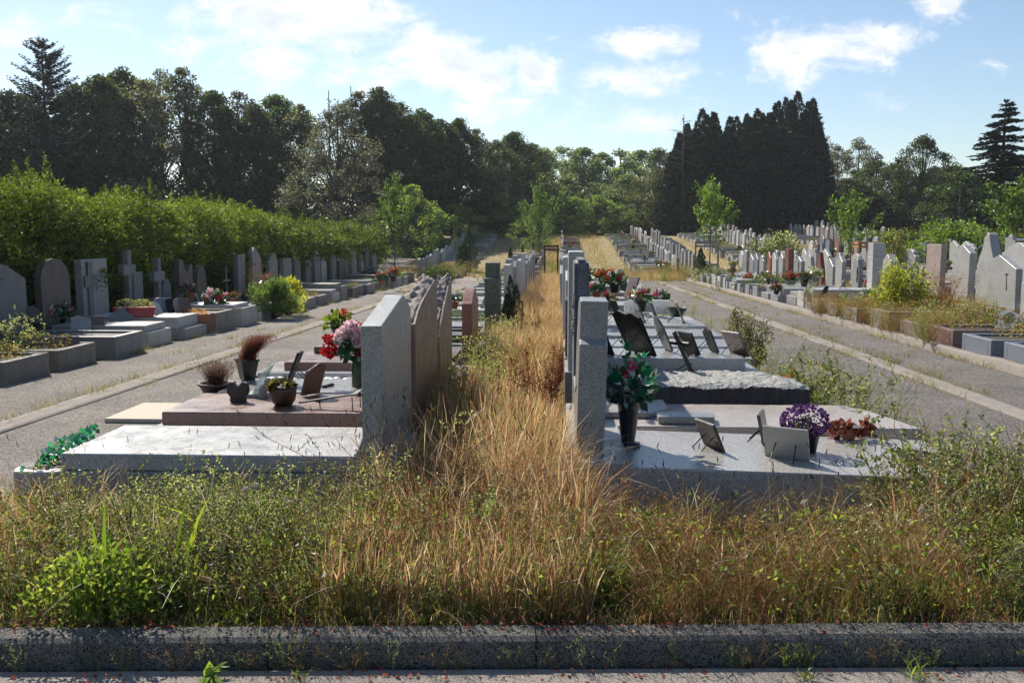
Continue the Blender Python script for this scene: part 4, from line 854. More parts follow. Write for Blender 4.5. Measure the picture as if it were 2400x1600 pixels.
# ------------------------------------------------------------------ rows of graves
STONES = ['grey_granite'] * 6 + ['pale_granite'] * 5 + ['white_granite'] * 2 + ['blue_granite'] * 2 + ['pink_granite', 'rose_granite', 'brown_granite', 'red_granite', 'weathered_stone', 'dark_granite']
SHK = ['flat', 'flat', 'gable', 'slant', 'sloped', 'arch', 'shouldered', 'wavy', 'stepped', 'arch', 'notched', 'wavy', 'peaked']
COLS = [(('red',), 'red'), (('white', 'cream'), 'white'), (('pink', 'hotpink'), 'pink'), (('yellow',), 'yellow'), (('red', 'white'), 'red and white'), (('purple', 'lilac'), 'purple'), (('orange', 'red'), 'orange'), (('dried', 'red'), 'withered')]
def row(xh, side, ys, desc, group, seed, spec=None, items=.5, hrange=(.7, 1.0), L=2.15, foot=True, stones=None, start=0, headless=.08, shapes=None, lod=False, dy=None, h0s=(.12, .16, .2)):
    q = random.Random(seed); spec = spec or {}; k = start
    for y in ys:
        s = dict(spec.get(k - start, {})); it = s.pop('item', None); hgt = q.uniform(*hrange)
        mat = s.get('mat') or q.choice(stones or STONES); hm = s.get('hmat') or (mat if q.random() < .7 else q.choice(stones or STONES))
        if hm == 'dark_granite' and 'hmat' not in s: hm = 'grey_granite'
        shape = s['shape'] if 'shape' in s else (q.choice(shapes or SHK) if q.random() > headless else None)
        kind = s.get('kind') or q.choice(['slab', 'slab', 'thick', 'slab', 'gravel', 'planted'])
        o = dict(xh=xh + q.uniform(-.06, .06), y=y, side=side, w=q.choice((.95, 1.0, 1.05)), L=L + q.choice((-.1, 0, 0)), kind=kind, mat=mat, hmat=hm, shape=shape, hw=q.uniform(.72, .95), hh=hgt, h0=q.choice(h0s), foot=foot and q.random() < .8, lean=R(q.gauss(0, .6)), cross=q.random() < .15)
        o.update(s)
        article = MW[o['hmat'] if o['shape'] else o['mat']]
        o['label'] = s.get('label') or f"{article} grave with {SHW[o['shape']]} headstone, {ORD[k]} along {desc}"
        o['group'] = group
        e, zt = grave(**o)
        cs, side_ = math.cos(e.rotation_euler.z), side
        if it is None and q.random() < items: it = q.choice(['b', 'b', 'p', 'bp', 'pot'])
        if it:
            for ch in ({'b': 'b', 'p': 'p', 'bp': 'bp', 'pot': 'h', 'bb': 'bb'}.get(it, it)):
                dx = q.uniform(.35, L - .7); dyy = q.uniform(-.3, .3); p = (o['xh'] + side * dx, y + dyy, e.location.z + (zt if kind in ('slab',) else zt + (.09 if kind == 'thick' else -.02)))
                if ch == 'b':
                    c, cn = q.choice(COLS); si = q.randrange(4)
                    bouquet(p, c, q.choice(['pot', 'cone']), q.choice(['dark_plastic', 'terracotta', 'cast_stone']), q.uniform(.8, 1.25), si, f"{cn} bouquet on the {ORD[k]} grave of {desc}", n=9 if lod else 12, detail=14)
                elif ch == 'p': plaque(p, side, q.uniform(.2, .34), q.uniform(.2, .3), q.uniform(-30, 30), 24, q.choice(['dark_granite', 'slate', 'black_granite', 'grey_granite']), q.choice(['flat', 'slant', 'arch']), f"plaque standing on the {ORD[k]} grave of {desc}")
                elif ch == 'h': bouquet(p, ('dried', 'cream'), 'bowl', 'terracotta', .9, 3, f"terracotta bowl on the {ORD[k]} grave of {desc}", leaf='leaves', green=[(.10, .14, .07), (.16, .17, .12)], n=4, detail=12)
        k += 1
# left centre row, beyond the low brown slab
row(-1.10, -1, [11.3, 12.95, 14.3, 15.9, 17.6, 19.0, 20.5, 22.0, 23.4, 24.9, 26.4, 28, 29.5, 31.2, 33, 34.8, 36.5, 38.3, 40.2, 42.1, 44], 'the row left of the alley', 'graves left of the overgrown alley', 5, start=4, L=1.9, items=.25, hrange=(.95, 1.3), headless=0, shapes=['flat', 'slant', 'gable', 'arch', 'sloped'],
    spec={0: dict(shape=None, kind='planted', mat='weathered_stone', label='low weathered stone frame full of weeds in the left centre row', item=''), 1: dict(shape='wavy', mat='brown_granite', hmat='red_granite', hh=.98, hw=.95, kind='slab', item='', label='polished red brown grave with a curved pale topped headstone', t=.13),
          2: dict(shape=None, kind='gravel', mat='pale_granite', item='', foot=False, label='pale gravel grave without headstone in the left centre row'), 3: dict(shape='stepped', mat='mossy_stone', hmat='mossy_stone', hh=1.08, kind='gravel', item='', t=.22, label='dark mossy stone grave with a stepped block headstone'),
          4: dict(shape='slant', hmat='white_granite', mat='grey_granite', hh=1.22, item=''), 5: dict(shape=None, kind='planted', mat='weathered_stone', item='', label='weathered frame overgrown by a dark juniper in the left centre row')}, stones=['grey_granite', 'pale_granite', 'white_granite', 'grey_granite'])
# right centre row, farther part: only headstones and slab ends show
row(.14, 1, [16, 17.7, 19.4, 21.3, 23.2, 25.3, 27.5, 30, 32.6, 35.4, 38.4, 41.4, 44.3], 'the row right of the alley', 'graves right of the overgrown alley', 6, start=8, items=.3, hrange=(1.0, 1.35), L=2.0, headless=0, shapes=['flat', 'slant', 'gable', 'flat'], stones=['grey_granite', 'pale_granite', 'white_granite', 'pink_granite'])
# the row under the hedge
HY = [12.0, 13.35, 14.75, 16.3, 17.75, 19.2, 20.6, 21.95, 23.1, 24.6, 25.9, 27.4, 28.9, 30.3, 31.6, 32.9, 34.1, 35.4, 36.7, 38, 39.3, 40.6, 42, 43.3, 44.6]
row(-8.5, 1, HY, 'the hedge row', 'graves under the hedge', 21, L=1.9, items=.45, hrange=(.95, 1.25), headless=0, h0s=(.2, .25, .3), stones=['shaded_stone', 'shaded_old_concrete', 'grey_granite', 'shaded_old_concrete', 'shaded_brownstone', 'shaded_stone', 'weathered_stone'], spec={
    0: dict(mat='shaded_old_concrete', kind='planted', shape='flat', hmat='shaded_stone', hh=.9, L=1.85), 1: dict(mat='shaded_old_concrete', kind='planted', shape='flat', hmat='shaded_stone', hh=1.0, hw=.9, item=''),
    2: dict(mat='grey_granite', smat='shaded_stone', kind='gravel', shape='slant', hmat='shaded_stone', hh=1.02, hw=.95, item='p'),
    3: dict(mat='pale_granite', kind='slab', shape='arch', hmat='shaded_brownstone', hh=1.2, hw=.95, label='grave with a big arched shaded brown headstone third from the tall pale one', item=''),
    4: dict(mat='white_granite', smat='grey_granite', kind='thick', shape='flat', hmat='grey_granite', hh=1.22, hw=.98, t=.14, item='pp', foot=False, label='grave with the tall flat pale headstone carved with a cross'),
    5: dict(mat='shaded_old_concrete', kind='gravel', shape='cross', hmat='shaded_stone', hh=1.15, item='', label='grave with a pale stone cross and a square tablet under the hedge'),
    6: dict(mat='white_granite', smat='pale_granite', kind='thick', shape='cross', ht=1, hmat='shaded_stone', hh=1.15, item='ppb', foot=True, label='grave with a pale stone cross and a small round topped tablet'),
    7: dict(mat='grey_granite', kind='slab', shape='notched', hmat='shaded_brownstone', hh=1.15, hw=.8, item='pbb', label='grave with a brown headstone split by a V shaped notch'),
    8: dict(mat='pale_granite', kind='slab', shape='pointed', hmat='shaded_brownstone', hh=1.0, hw=.62, item='bh', label='grave with a small shaded ogive headstone under the hedge'),
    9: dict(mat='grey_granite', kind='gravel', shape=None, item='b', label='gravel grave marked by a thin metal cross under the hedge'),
    10: dict(shape='flat', hmat='shaded_stone', hw=.6, hh=1.1, kind='planted', item=''), 11: dict(shape='slant', hmat='pink_granite', hw=.8, hh=1.3, kind='planted', item='')})
def extras_hedge():
    # relief cross and its lettering block on the tall pale headstone (grave 5)
    e = [o for o in bpy.data.objects if o.get('label') == 'grave with the tall flat pale headstone carved with a cross'][0]
    bm = bmesh.new(); add_prism(bm, [(-.33, .12), (-.16, .10), (-.16, .72), (.02, .72), (.02, .93), (-.16, .93), (-.16, 1.18), (-.33, 1.18), (-.33, .93), (-.46, .93), (-.46, .72), (-.33, .72)], .07, .092); bev(bm, .003)
    obj('relief_cross', bm, 'blue_granite', e, loc=(0, .0, .2), scale=(1, -1, 1)) if False else obj('relief_cross', bm, 'shaded_stone', e, loc=(0, 0, .2))
    e = empty('metal_cross', (-8.4, 24.6, g(24.6)), 0, 'thin grey metal cross standing in the gravel under the hedge', 'cross')
    bm = bmesh.new(); add_tube(bm, [(0, 0, 0), (0, 0, 1.15)], .025, 8); obj('shaft', bm, 'dead_metal', e); bm = bmesh.new(); add_tube(bm, [(0, -.24, .78), (0, .24, .78)], .025, 8); obj('crossbar', bm, 'dead_metal', e)
plain('dead_metal', (.22, .20, .18), .6)
extras_hedge()
# hedge-row flower things placed where the photograph shows them
def hedge_items():
    def at(px, py, z): return atz(px, py, z)
    z = g(15) + .25
    bouquet(at(105, 772, z), ('red', 'white', 'pink'), 'pot', 'dark_plastic', 1.5, 0, 'red, pink and white bouquet beside the near end of the hedge row'); bouquet(at(140, 768, z), ('red', 'pink', 'white'), 'pot', 'dark_plastic', 1.4, 2, 'red and white bouquet leaning over two grey plaques')
    plaque(at(190, 782, z), 1, .3, .3, -70, 24, 'grey_granite', 'slant', 'grey plaque with a dark figure on the slab before the tall pale headstone'); plaque(at(226, 776, z), 1, .26, .24, -60, 20, 'brown_granite', 'flat', 'square brown plaque next to the grey one before the tall pale headstone')
    plaque(at(285, 770, g(17) + .24), 1, .42, .38, -70, 26, 'shaded_stone', 'peaked', 'rough edged shaded stone tablet at the foot of the stone cross', legs=False, t=.08)
    plaque(at(152, 836, g(13.5) + .12), 1, .42, .34, -60, 45, 'brown_granite', 'flat', 'brown plaque lying on the grey pebbles of a low grave', legs=False)
    zz = g(18.8) + .42
    for i, px in enumerate((297, 334)):
        p = at(px, 742, zz); e = empty('red_trough', p, R(20), ('low red plastic trough behind the rough edged tablet', 'red plastic trough of pale twigs on the slab under the hedge')[i], 'flower trough', 'red plastic flower troughs')
        bm = bmesh.new(); add_prism(bm, [(-.19, 0), (.19, 0), (.23, .17), (-.23, .17)], -.09, .09, 'y'); bev(bm, .01); obj('trough', bm, 'red_plastic', e); put('plants', tuft_mesh(90 + i, .14, .36, .16, [(.28, .27, .18), (.14, .16, .08)], 260, .03), e, (0, 0, .15))
    p = at(458, 757, g(19.5) + .22); e = empty('terracotta_trough', p, R(15), 'terracotta trough of withered flowers on the path edge', 'flower trough'); bm = bmesh.new(); add_prism(bm, [(-.24, 0), (.24, 0), (.28, .17), (-.28, .17)], -.1, .1, 'y'); bev(bm, .01); obj('trough', bm, 'terracotta', e); put('plants', tuft_mesh(95, .16, .46, .12, [(.45, .32, .18), (.3, .12, .06)], 260, .035), e, (0, 0, .15))
    bouquet(at(505, 735, g(21.5) + .25), ('pink', 'red', 'pink', 'white', 'red'), 'pot', 'dark_plastic', 1.6, 1, 'large pink and red bouquet under the hedge beside the thin metal cross', n=14)
    for i, px in enumerate((358, 376, 392, 408, 425, 440)):
        plaque(at(px, 734, g(19.5) + .40), 1, .24, .30, -70 + 8 * i, 24, ['slate', 'grey_granite', 'blue_granite', 'black_granite', 'grey_granite', 'brown_granite'][i], ['flat', 'arch', 'flat', 'slant', 'pointed', 'flat'][i], f"{['slate', 'grey arched', 'blue grey', 'slanted black', 'pointed grey', 'brown'][i]} plaque in the line of plaques beside the red troughs")
    bouquet(at(795, 795, g(13) + .42), ('orange', 'red'), 'pot', 'dark_plastic', 1.25, 2, 'bushy green plant with orange flowers on the path side of the left centre row', leaf='leaves', green=[(.09, .15, .03), (.14, .19, .05)], n=7, detail=12)
    bouquet(at(922, 660, g(36) + .35), ('red', 'orange', 'hotpink', 'yellow'), 'pot', 'dark_plastic', 1.5, 0, 'big red flowering pot near the far end of the hedge', n=16); bouquet(at(895, 668, g(34) + .28), ('red', 'pink', 'dried'), 'pot', 'terracotta', 1.4, 3, 'red and pink flowers spilling over a planter near the far end of the hedge', n=16)
hedge_items()
# right of the right path
WY = [13.3, 14.6, 16.0, 17.4, 19.0, 20.7, 22.3, 24.0, 25.5, 26.7, 28.3, 29.7, 30.9, 32.1, 33.3, 34.7, 36, 37.3, 38.6, 39.8, 41, 42.2, 43.3, 44.4, 45.4]
WD = 'the row right of the path'
row(8.35, -1, WY, WD, 'graves along the right path', 33, L=2.3, items=.75, hrange=(.9, 1.12), headless=0, h0s=(.28, .33, .38), stones=['grey_granite', 'pale_granite', 'grey_granite', 'white_granite', 'pink_granite', 'blue_granite'], spec={
    0: dict(mat='blue_granite', kind='planted', shape=None, item='', foot=False, h0=.28, label='blue grey granite planter of dry red plants beside the right path'),
    1: dict(mat='blue_granite', kind='planted', shape=None, item='', foot=False, h0=.28, label='grey granite planter next to the rose one beside the right path'),
    2: dict(mat='rose_granite', kind='planted', shape=None, item='', foot=False, h0=.30, label='rose granite planter with a small plaque and green ground cover'),
    3: dict(mat='weathered_stone', kind='planted', shape=None, item='', foot=False, cover='dry', label='weathered stone frame buried under dry weeds'),
    4: dict(mat='weathered_stone', hmat='pale_granite', kind='planted', shape='slant', hh=1.0, hw=1.15, item='', foot=False, cross=True, label='grave with a wide slanted pale headstone bearing a thin black cross'),
    5: dict(mat='weathered_stone', kind='planted', shape=None, item='', foot=False, cover='dry', label='frame overgrown with dry red grasses behind the yellow bush'),
    6: dict(mat='weathered_stone', kind='planted', shape=None, item='', foot=False, cover='green', label='frame beneath the yellow green bush'),
    7: dict(mat='grey_granite', smat='grey_granite', kind='slab', shape='peaked', hmat='rough_grey', hh=.95, hw=.7, item='', label='grave with a rough obelisk like headstone beside the yellow bush'),
    8: dict(mat='white_granite', kind='thick', shape='gable', hmat='pale_granite', hh=1.08, hw=.62, t=.2, foot=True, item='pp', label='grave with a tall gabled pale headstone carrying a dark ornament'),
    9: dict(mat='grey_granite', kind='slab', shape='column', hmat='white_granite', hh=1.42, item='', label='grave with a tall column of four whitish stone blocks'),
    10: dict(mat='grey_granite', kind='thick', shape='pointed', hmat='grey_granite', hh=1.05, cross=True, item='', hw=.6), 11: dict(mat='grey_granite', kind='thick', shape='gable', hmat='pale_granite', hh=1.1, hw=.7, item='b'), 12: dict(kind='slab', shape='slant', hmat='grey_granite', hh=1.0, hw=.7, item=''),
    13: dict(kind='slab', shape='peaked', hmat='red_granite', hh=1.18, hw=.7, item='b', label='grave with a tall red peaked headstone right of the path'), 14: dict(kind='slab', shape='arch', hmat='pale_granite', hh=1.1), 15: dict(kind='slab', shape='wavy', hmat='grey_granite', hh=.95, hw=1.1, cross=True),
    16: dict(kind='slab', shape='flat', hmat='red_granite', hh=1.18, hw=.5, t=.2, item='', label='grave with a narrow red flat topped headstone right of the path'), 17: dict(kind='slab', shape='gable', hmat='grey_granite', hh=1.0, hw=.7), 18: dict(kind='slab', shape='slant', hmat='white_granite', hh=1.1, hw=.7),
    19: dict(kind='slab', shape='slant', hmat='red_granite', hh=1.05, hw=.6, label='grave with a slanted orange red headstone right of the path')})
row(9.75, 1, [19.9, 21.4, 23.0, 24.5, 26.1, 28, 29.6, 31.3, 33, 34.7, 36.4, 38.1, 39.8, 41.5, 43.2, 45], 'the second row right of the path', 'graves backing the row along the right path', 41, items=.0, hrange=(.9, 1.08), foot=False, headless=0, L=1.9, stones=['grey_granite', 'pale_granite', 'white_granite'],
    spec={0: dict(shape='flat', hmat='pink_granite', hh=1.15, hw=1.0), 1: dict(shape='wavy', hmat='white_granite', hh=1.25, hw=1.5, t=.16), 2: dict(shape='peaked', hmat='pale_granite', hh=1.42, hw=.95, t=.2, label='grave with a tall mountain shaped whitish headstone behind the red grasses'), 3: dict(shape='gable', hmat='pale_granite', hh=1.18, hw=1.0, t=.16), 4: dict(shape='flat', hmat='pink_granite', hh=1.2, hw=1.0, t=.14, label='grave with a rectangular pink headstone behind the yellow bush')})
row(15.8, -1, [33.6, 35.2, 36.9, 38.6, 40.3, 42, 43.7, 45.4, 52, 53.6, 55.2, 56.8, 58.4, 60], 'the third row right of the path', 'graves in the third row right of the path', 52, items=.5, hrange=(.95, 1.15), foot=False, headless=0, lod=True)
row(17.0, 1, [36, 38, 40, 42, 44, 46, 54, 56, 58], 'the fourth row right of the path', 'graves in the fourth row right of the path', 53, items=0, hrange=(1.05, 1.3), foot=False, headless=0, lod=True)
# blocks beyond the cross path
fy = lambda a, b, s, q=random.Random(2): [a + i * s + q.uniform(-.1, .1) for i in range(int((b - a) / s))]
row(6.25, -1, fy(52.5, 87, 1.22), 'the far right centre row', 'graves in the far right centre row', 61, items=.75, hrange=(.72, .95), headless=.03, L=2.2, lod=True, stones=['grey_granite', 'grey_granite', 'weathered_stone', 'pale_granite'], shapes=['flat', 'gable', 'arch', 'slant'])
row(7.3, 1, fy(53, 80, 1.5), 'the row behind the far right one', 'graves behind the far right centre row', 62, items=0, hrange=(.8, 1.0), headless=0, foot=False, L=1.6, lod=True, stones=['grey_granite', 'weathered_stone', 'grey_granite'])
row(12.2, -1, fy(57, 86, 1.25), 'the far right row', 'graves in the far right row', 63, items=.5, hrange=(.85, 1.1), headless=.02, lod=True, stones=['grey_granite', 'pale_granite', 'weathered_stone', 'white_granite'])
row(19.8, -1, fy(64, 88, 1.45), 'the farthest right row', 'graves in the farthest right row', 64, items=.2, hrange=(.85, 1.1), headless=0, lod=True)
row(13.3, 1, fy(58, 84, 1.7), 'the row backing the far right one', 'graves backing the far right row', 68, items=0, hrange=(.9, 1.15), headless=0, foot=False, lod=True, L=1.7)
row(21.2, 1, fy(66, 86, 1.9), 'the row backing the farthest right one', 'graves backing the farthest right row', 69, items=0, hrange=(.95, 1.2), headless=0, foot=False, lod=True, L=1.7)
row(13.6, -1, fy(50.8, 56, 1.1), 'the short row past the cross path', 'graves just past the cross path', 70, items=.6, hrange=(1.0, 1.2), headless=0, foot=False, lod=True)
row(-7.0, 1, fy(49.5, 88, 1.2), 'the far left row', 'graves in the far left row', 65, items=.35, hrange=(.7, .95), headless=.04, lod=True, L=1.9, stones=['grey_granite', 'weathered_stone', 'pale_granite'], shapes=['flat', 'gable', 'arch', 'slant'])
row(-1.0, -1, fy(52, 66, 1.35), 'the far left centre row', 'graves in the far left centre row', 66, items=.3, hrange=(.6, .85), headless=.5, lod=True)
row(.2, 1, fy(52, 80, 1.6), 'the far centre row', 'graves in the far centre row', 67, items=.2, hrange=(.7, .9), headless=.2, lod=True, L=1.3)
# ------------------------------------------------------------------ trees
def broad(seed, H=14, Rr=3.8, nc=95, per=75, leaf=.23, cols=None, low=.12, mat='tree_leaves', open_=0.0):
    r = np.random.default_rng(seed); a = Acc(); t = Acc(); cols = np.array(cols or [(.05, .075, .025), (.07, .10, .032), (.038, .06, .024), (.085, .11, .045)])
    C = []
    lob = [(r.uniform(0, 6.28), r.uniform(.3, .9), r.uniform(.25, .5)) for _ in range(7)]
    while len(C) < nc:
        z = r.uniform(low, 1); th = r.uniform(0, 6.28); prof = math.sin(math.pi * min(1, (z - low + .12) / (1.12 - low)) ** .8) ** .6
        k = 1 + sum(.22 * math.exp(-((math.cos(th - p) - 1) ** 2) * 3 - ((z - q) / .2) ** 2) for p, q, s in lob) - .15
        rad = Rr * prof * k * r.uniform(.45, 1) ** .6; C.append((rad * math.cos(th), rad * math.sin(th), z * H * .96))
    C = np.array(C)
    for i, c in enumerate(C):
        cr = Rr * r.uniform(.13, .30) * (1 - .35 * (c[2] / H)); n = int(per * r.uniform(.6, 1.3)); d = rsphere(n, r); P = c + d * cr * (r.random((n, 1)) ** .4) * (1, 1, .8)
        tone = r.uniform(.65, 1.45); leaves(a, P, d + r.normal(0, .6, (n, 3)) - (0, 0, .2), leaf * r.uniform(.55, 1.2, n), leaf * .7, pal(n, cols, .16, r) * tone, .12, r)
        if c[2] > H * .2: stick(t, (c[0] * .12, c[1] * .12, c[2] * .62), c, .07 * (1 - c[2] / H) + .03, .015, (.08, .07, .055))
    stick(t, (0, 0, -.3), (r.normal(0, .2), r.normal(0, .2), H * .55), .022 * H * .8, .10, (.08, .07, .055), 8); stick(t, (0, 0, H * .5), (0, 0, H * .93), .11, .02, (.08, .07, .055), 6)
    return a.mesh(mat), t.mesh('stick_bark')
def conifer(seed, H=14, Rr=4, tiers=30, nb=10, cols=None, pw=.85, leaf=.42, droop=.25, gap=0.0, bottom=.06, sw=.32):
    r = np.random.default_rng(seed); a = Acc(); t = Acc(); cols = cols or [(.018, .035, .022), (.028, .045, .026), (.014, .028, .018)]
    for i in range(tiers):
        f = bottom + (1 - bottom) * (i + r.uniform(0, .6)) / tiers; z = f * H; L0 = Rr * (1 - f) ** pw + .12; o = r.uniform(0, 6.28)
        for b in range(max(4, int(nb * (1 - f * .5)))):
            if r.random() < gap: continue
            th = o + b * 6.283 / nb + r.normal(0, .2); Lb = L0 * r.uniform(.62, 1.12); n = int(6 + 11 * Lb); s = np.linspace(.12, 1, n)
            bx, by = math.cos(th), math.sin(th); Zb = z - droop * Lb * s ** 1.3 + .18 * Lb * np.maximum(0, s - .7)
            P = np.stack([bx * Lb * s, by * Lb * s, Zb], 1)
            for sg in (-1, 1, 0):
                D = np.stack([np.full(n, bx * .8 - sg * by), np.full(n, by * .8 + sg * bx), np.full(n, -.35 if sg else .1)], 1) + r.normal(0, .2, (n, 3))
                leaves(a, P + r.normal(0, .05, (n, 3)), D, leaf * (1.15 - s * .55) * r.uniform(.7, 1.2, n), leaf * sw, pal(n, cols, .2, r) * r.uniform(.75, 1.3), .08, r)
            stick(t, (0, 0, z), (bx * Lb, by * Lb, Zb[-1]), .03, .008, (.06, .05, .04))
    stick(t, (0, 0, -.3), (0, 0, H), .02 * H, .02, (.06, .05, .04), 8)
    leaves(a, np.tile((0, 0, H - .3), (14, 1)), r.normal(0, .25, (14, 3)) + (0, 0, 1), .5, .12, pal(14, cols, .2, r), .05, r)
    return a.mesh('needles'), t.mesh('stick_bark')
def thuja(seed, H=12, Rr=2.6, n=16000, leaf=.34, cols=None, tips=8, pw=2.3):
    r = np.random.default_rng(seed); a = Acc(); t = Acc(); cols = cols or [(.026, .042, .026), (.040, .062, .034), (.018, .03, .02)]
    tp = [(0, 0, 1.0)] + [(r.uniform(-.6, .6) * Rr, r.uniform(-.6, .6) * Rr, r.uniform(.86, 1.0) if q_ % 2 else r.uniform(.6, .95)) for q_ in range(tips)]
    for cx, cy, hh in tp:
        m_ = n // len(tp); z = r.random(m_) ** .85; th = r.uniform(0, 6.28, m_); rr_ = (Rr * .75 if hh == 1 else Rr * .6) * (1 - z ** pw) * (.82 + .2 * np.sin(th * 3 + z * 23 + seed) + .16 * np.sin(z * 41 + th * 2 + cx * 9)) * r.uniform(.8, 1.05, m_)
        P = np.stack([cx * (1 - .3 * z) + rr_ * np.cos(th), cy * (1 - .3 * z) + rr_ * np.sin(th), z * H * hh], 1); D = np.stack([np.cos(th) * .6, np.sin(th) * .6, np.full(m_, .8)], 1) + r.normal(0, .35, (m_, 3))
        leaves(a, P, D, leaf * r.uniform(.6, 1.3, m_), leaf * .42, pal(m_, cols, .22, r), .1, r)
    stick(t, (0, 0, -.2), (0, 0, H * .8), .2, .03, (.06, .05, .04), 6)
    return a.mesh('needles'), t.mesh('stick_bark')
def young(seed, H=3.2, Rr=1.0, limbs=13, per=170, leaf=.085, cols=None, base=.28, trunk=.035, up=1.0):
    r = np.random.default_rng(seed); a = Acc(); t = Acc(); cols = cols or [(.10, .17, .045), (.14, .21, .06), (.07, .12, .035)]
    stick(t, (0, 0, -.1), (0, 0, H * .92), trunk, .008, (.13, .11, .09), 7)
    for i in range(limbs):
        f = base + (.95 - base) * (i + .3) / limbs; th = i * 2.4 + r.normal(0, .3); L0 = Rr * (1.08 - f) * 1.25 * r.uniform(.7, 1.15) + .1
        p0 = np.array((0, 0, f * H * .82)); p1 = p0 + (math.cos(th) * L0, math.sin(th) * L0, L0 * up * r.uniform(.7, 1.3)); stick(t, p0, p1, .016, .004, (.13, .11, .09))
        n = int(per * (.45 + L0 / Rr)); s = r.uniform(.15, 1.08, n)[:, None]; P = p0 + (p1 - p0) * s + r.normal(0, .05 + .07 * Rr, (n, 3)) * (1.1 - s * .5)
        leaves(a, P, r.normal(0, .8, (n, 3)) + (0, 0, -.1) + (p1 - p0) * .4, leaf * r.uniform(.6, 1.3, n), leaf * .75, pal(n, cols, .18, r), .12, r)
    n = 60; leaves(a, (0, 0, H * .9) + r.normal(0, .06, (n, 3)) * (1, 1, 2), r.normal(0, .6, (n, 3)) + (0, 0, .8), leaf, leaf * .6, pal(n, cols, .18, r), .1, r)
    return a.mesh('leaves'), t.mesh('stick_bark')
def bush(seed, H=1.0, Rr=.7, nc=34, per=60, leaf=.06, cols=None, spiky=0.0, mat='leaves'):
    r = np.random.default_rng(seed); a = Acc(); t = Acc()
    for i in range(nc):
        th = r.uniform(0, 6.28); f = r.uniform(.12, 1); rad = Rr * math.sqrt(max(0, 1 - (max(0, f - .45) / .62) ** 2)) * r.random() ** .5; c = np.array((rad * math.cos(th), rad * math.sin(th), f * H * .88))
        cr = Rr * r.uniform(.18, .34); n = int(per * r.uniform(.7, 1.3)); d = rsphere(n, r); d[:, 2] += .25 + spiky; P = c + d * cr * r.random((n, 1)) ** .5
        leaves(a, P, d + r.normal(0, .45, (n, 3)), leaf * r.uniform(.6, 1.3, n), leaf * (.6 if spiky < .5 else .22), pal(n, cols, .17, r) * r.uniform(.75, 1.3), .12, r); stick(t, (0, 0, 0), c, .012, .004, (.1, .08, .06))
    return a.mesh(mat), t.mesh('stick_bark')
m = newmat('stick_bark'); at_ = mnode(m, 'ShaderNodeAttribute', attribute_name='col'); n_ = tex(m, 'Noise', 8, detail=5); finish(m, mixc(m, .4, at_.outputs['Color'], mixc(m, n_.outputs['Fac'], (.03, .028, .025), (.16, .14, .12))), .95)
def tree(name, meshes, x, y, h, w, hm, wm, label, cat, group=None, rz=None, sink=0.0):
    e = empty(name, (x, y, G(x, y) - sink), rnd.uniform(0, 6.28) if rz is None else rz, label, cat, group); e.scale = (w / wm, w / wm, h / hm)
    put('crown' if cat in ('tree', 'shrub tree') else 'foliage', meshes[0], e); put('trunk' if cat == 'tree' else 'stems', meshes[1], e); return e
def dead_tree(seed, H, side=1.0, n=16):
    r = np.random.default_rng(seed); t = Acc(); stick(t, (0, 0, 0), (0, 0, H), .14, .03, (.13, .11, .10), 6)
    for i in range(n):
        z = H * (.55 + .44 * i / n); th = r.uniform(0, 6.28); L0 = side * (1.15 - i / n) * r.uniform(.6, 1.2); p = np.array((0, 0, z)); q = p + (math.cos(th) * L0, math.sin(th) * L0 * .6, .25 * L0); s = q + (math.cos(th) * L0 * .5, 0, -.15 * L0)
        stick(t, p, q, .035, .022, (.13, .11, .10)); stick(t, q, s, .022, .008, (.13, .11, .10))
        for k in range(5): u_ = p + (q - p) * r.uniform(.3, 1); stick(t, u_, u_ + (r.normal(0, .1), 0, -.35 * side * r.uniform(.3, 1)), .012, .005, (.13, .11, .10))
    return t.mesh('stick_bark')
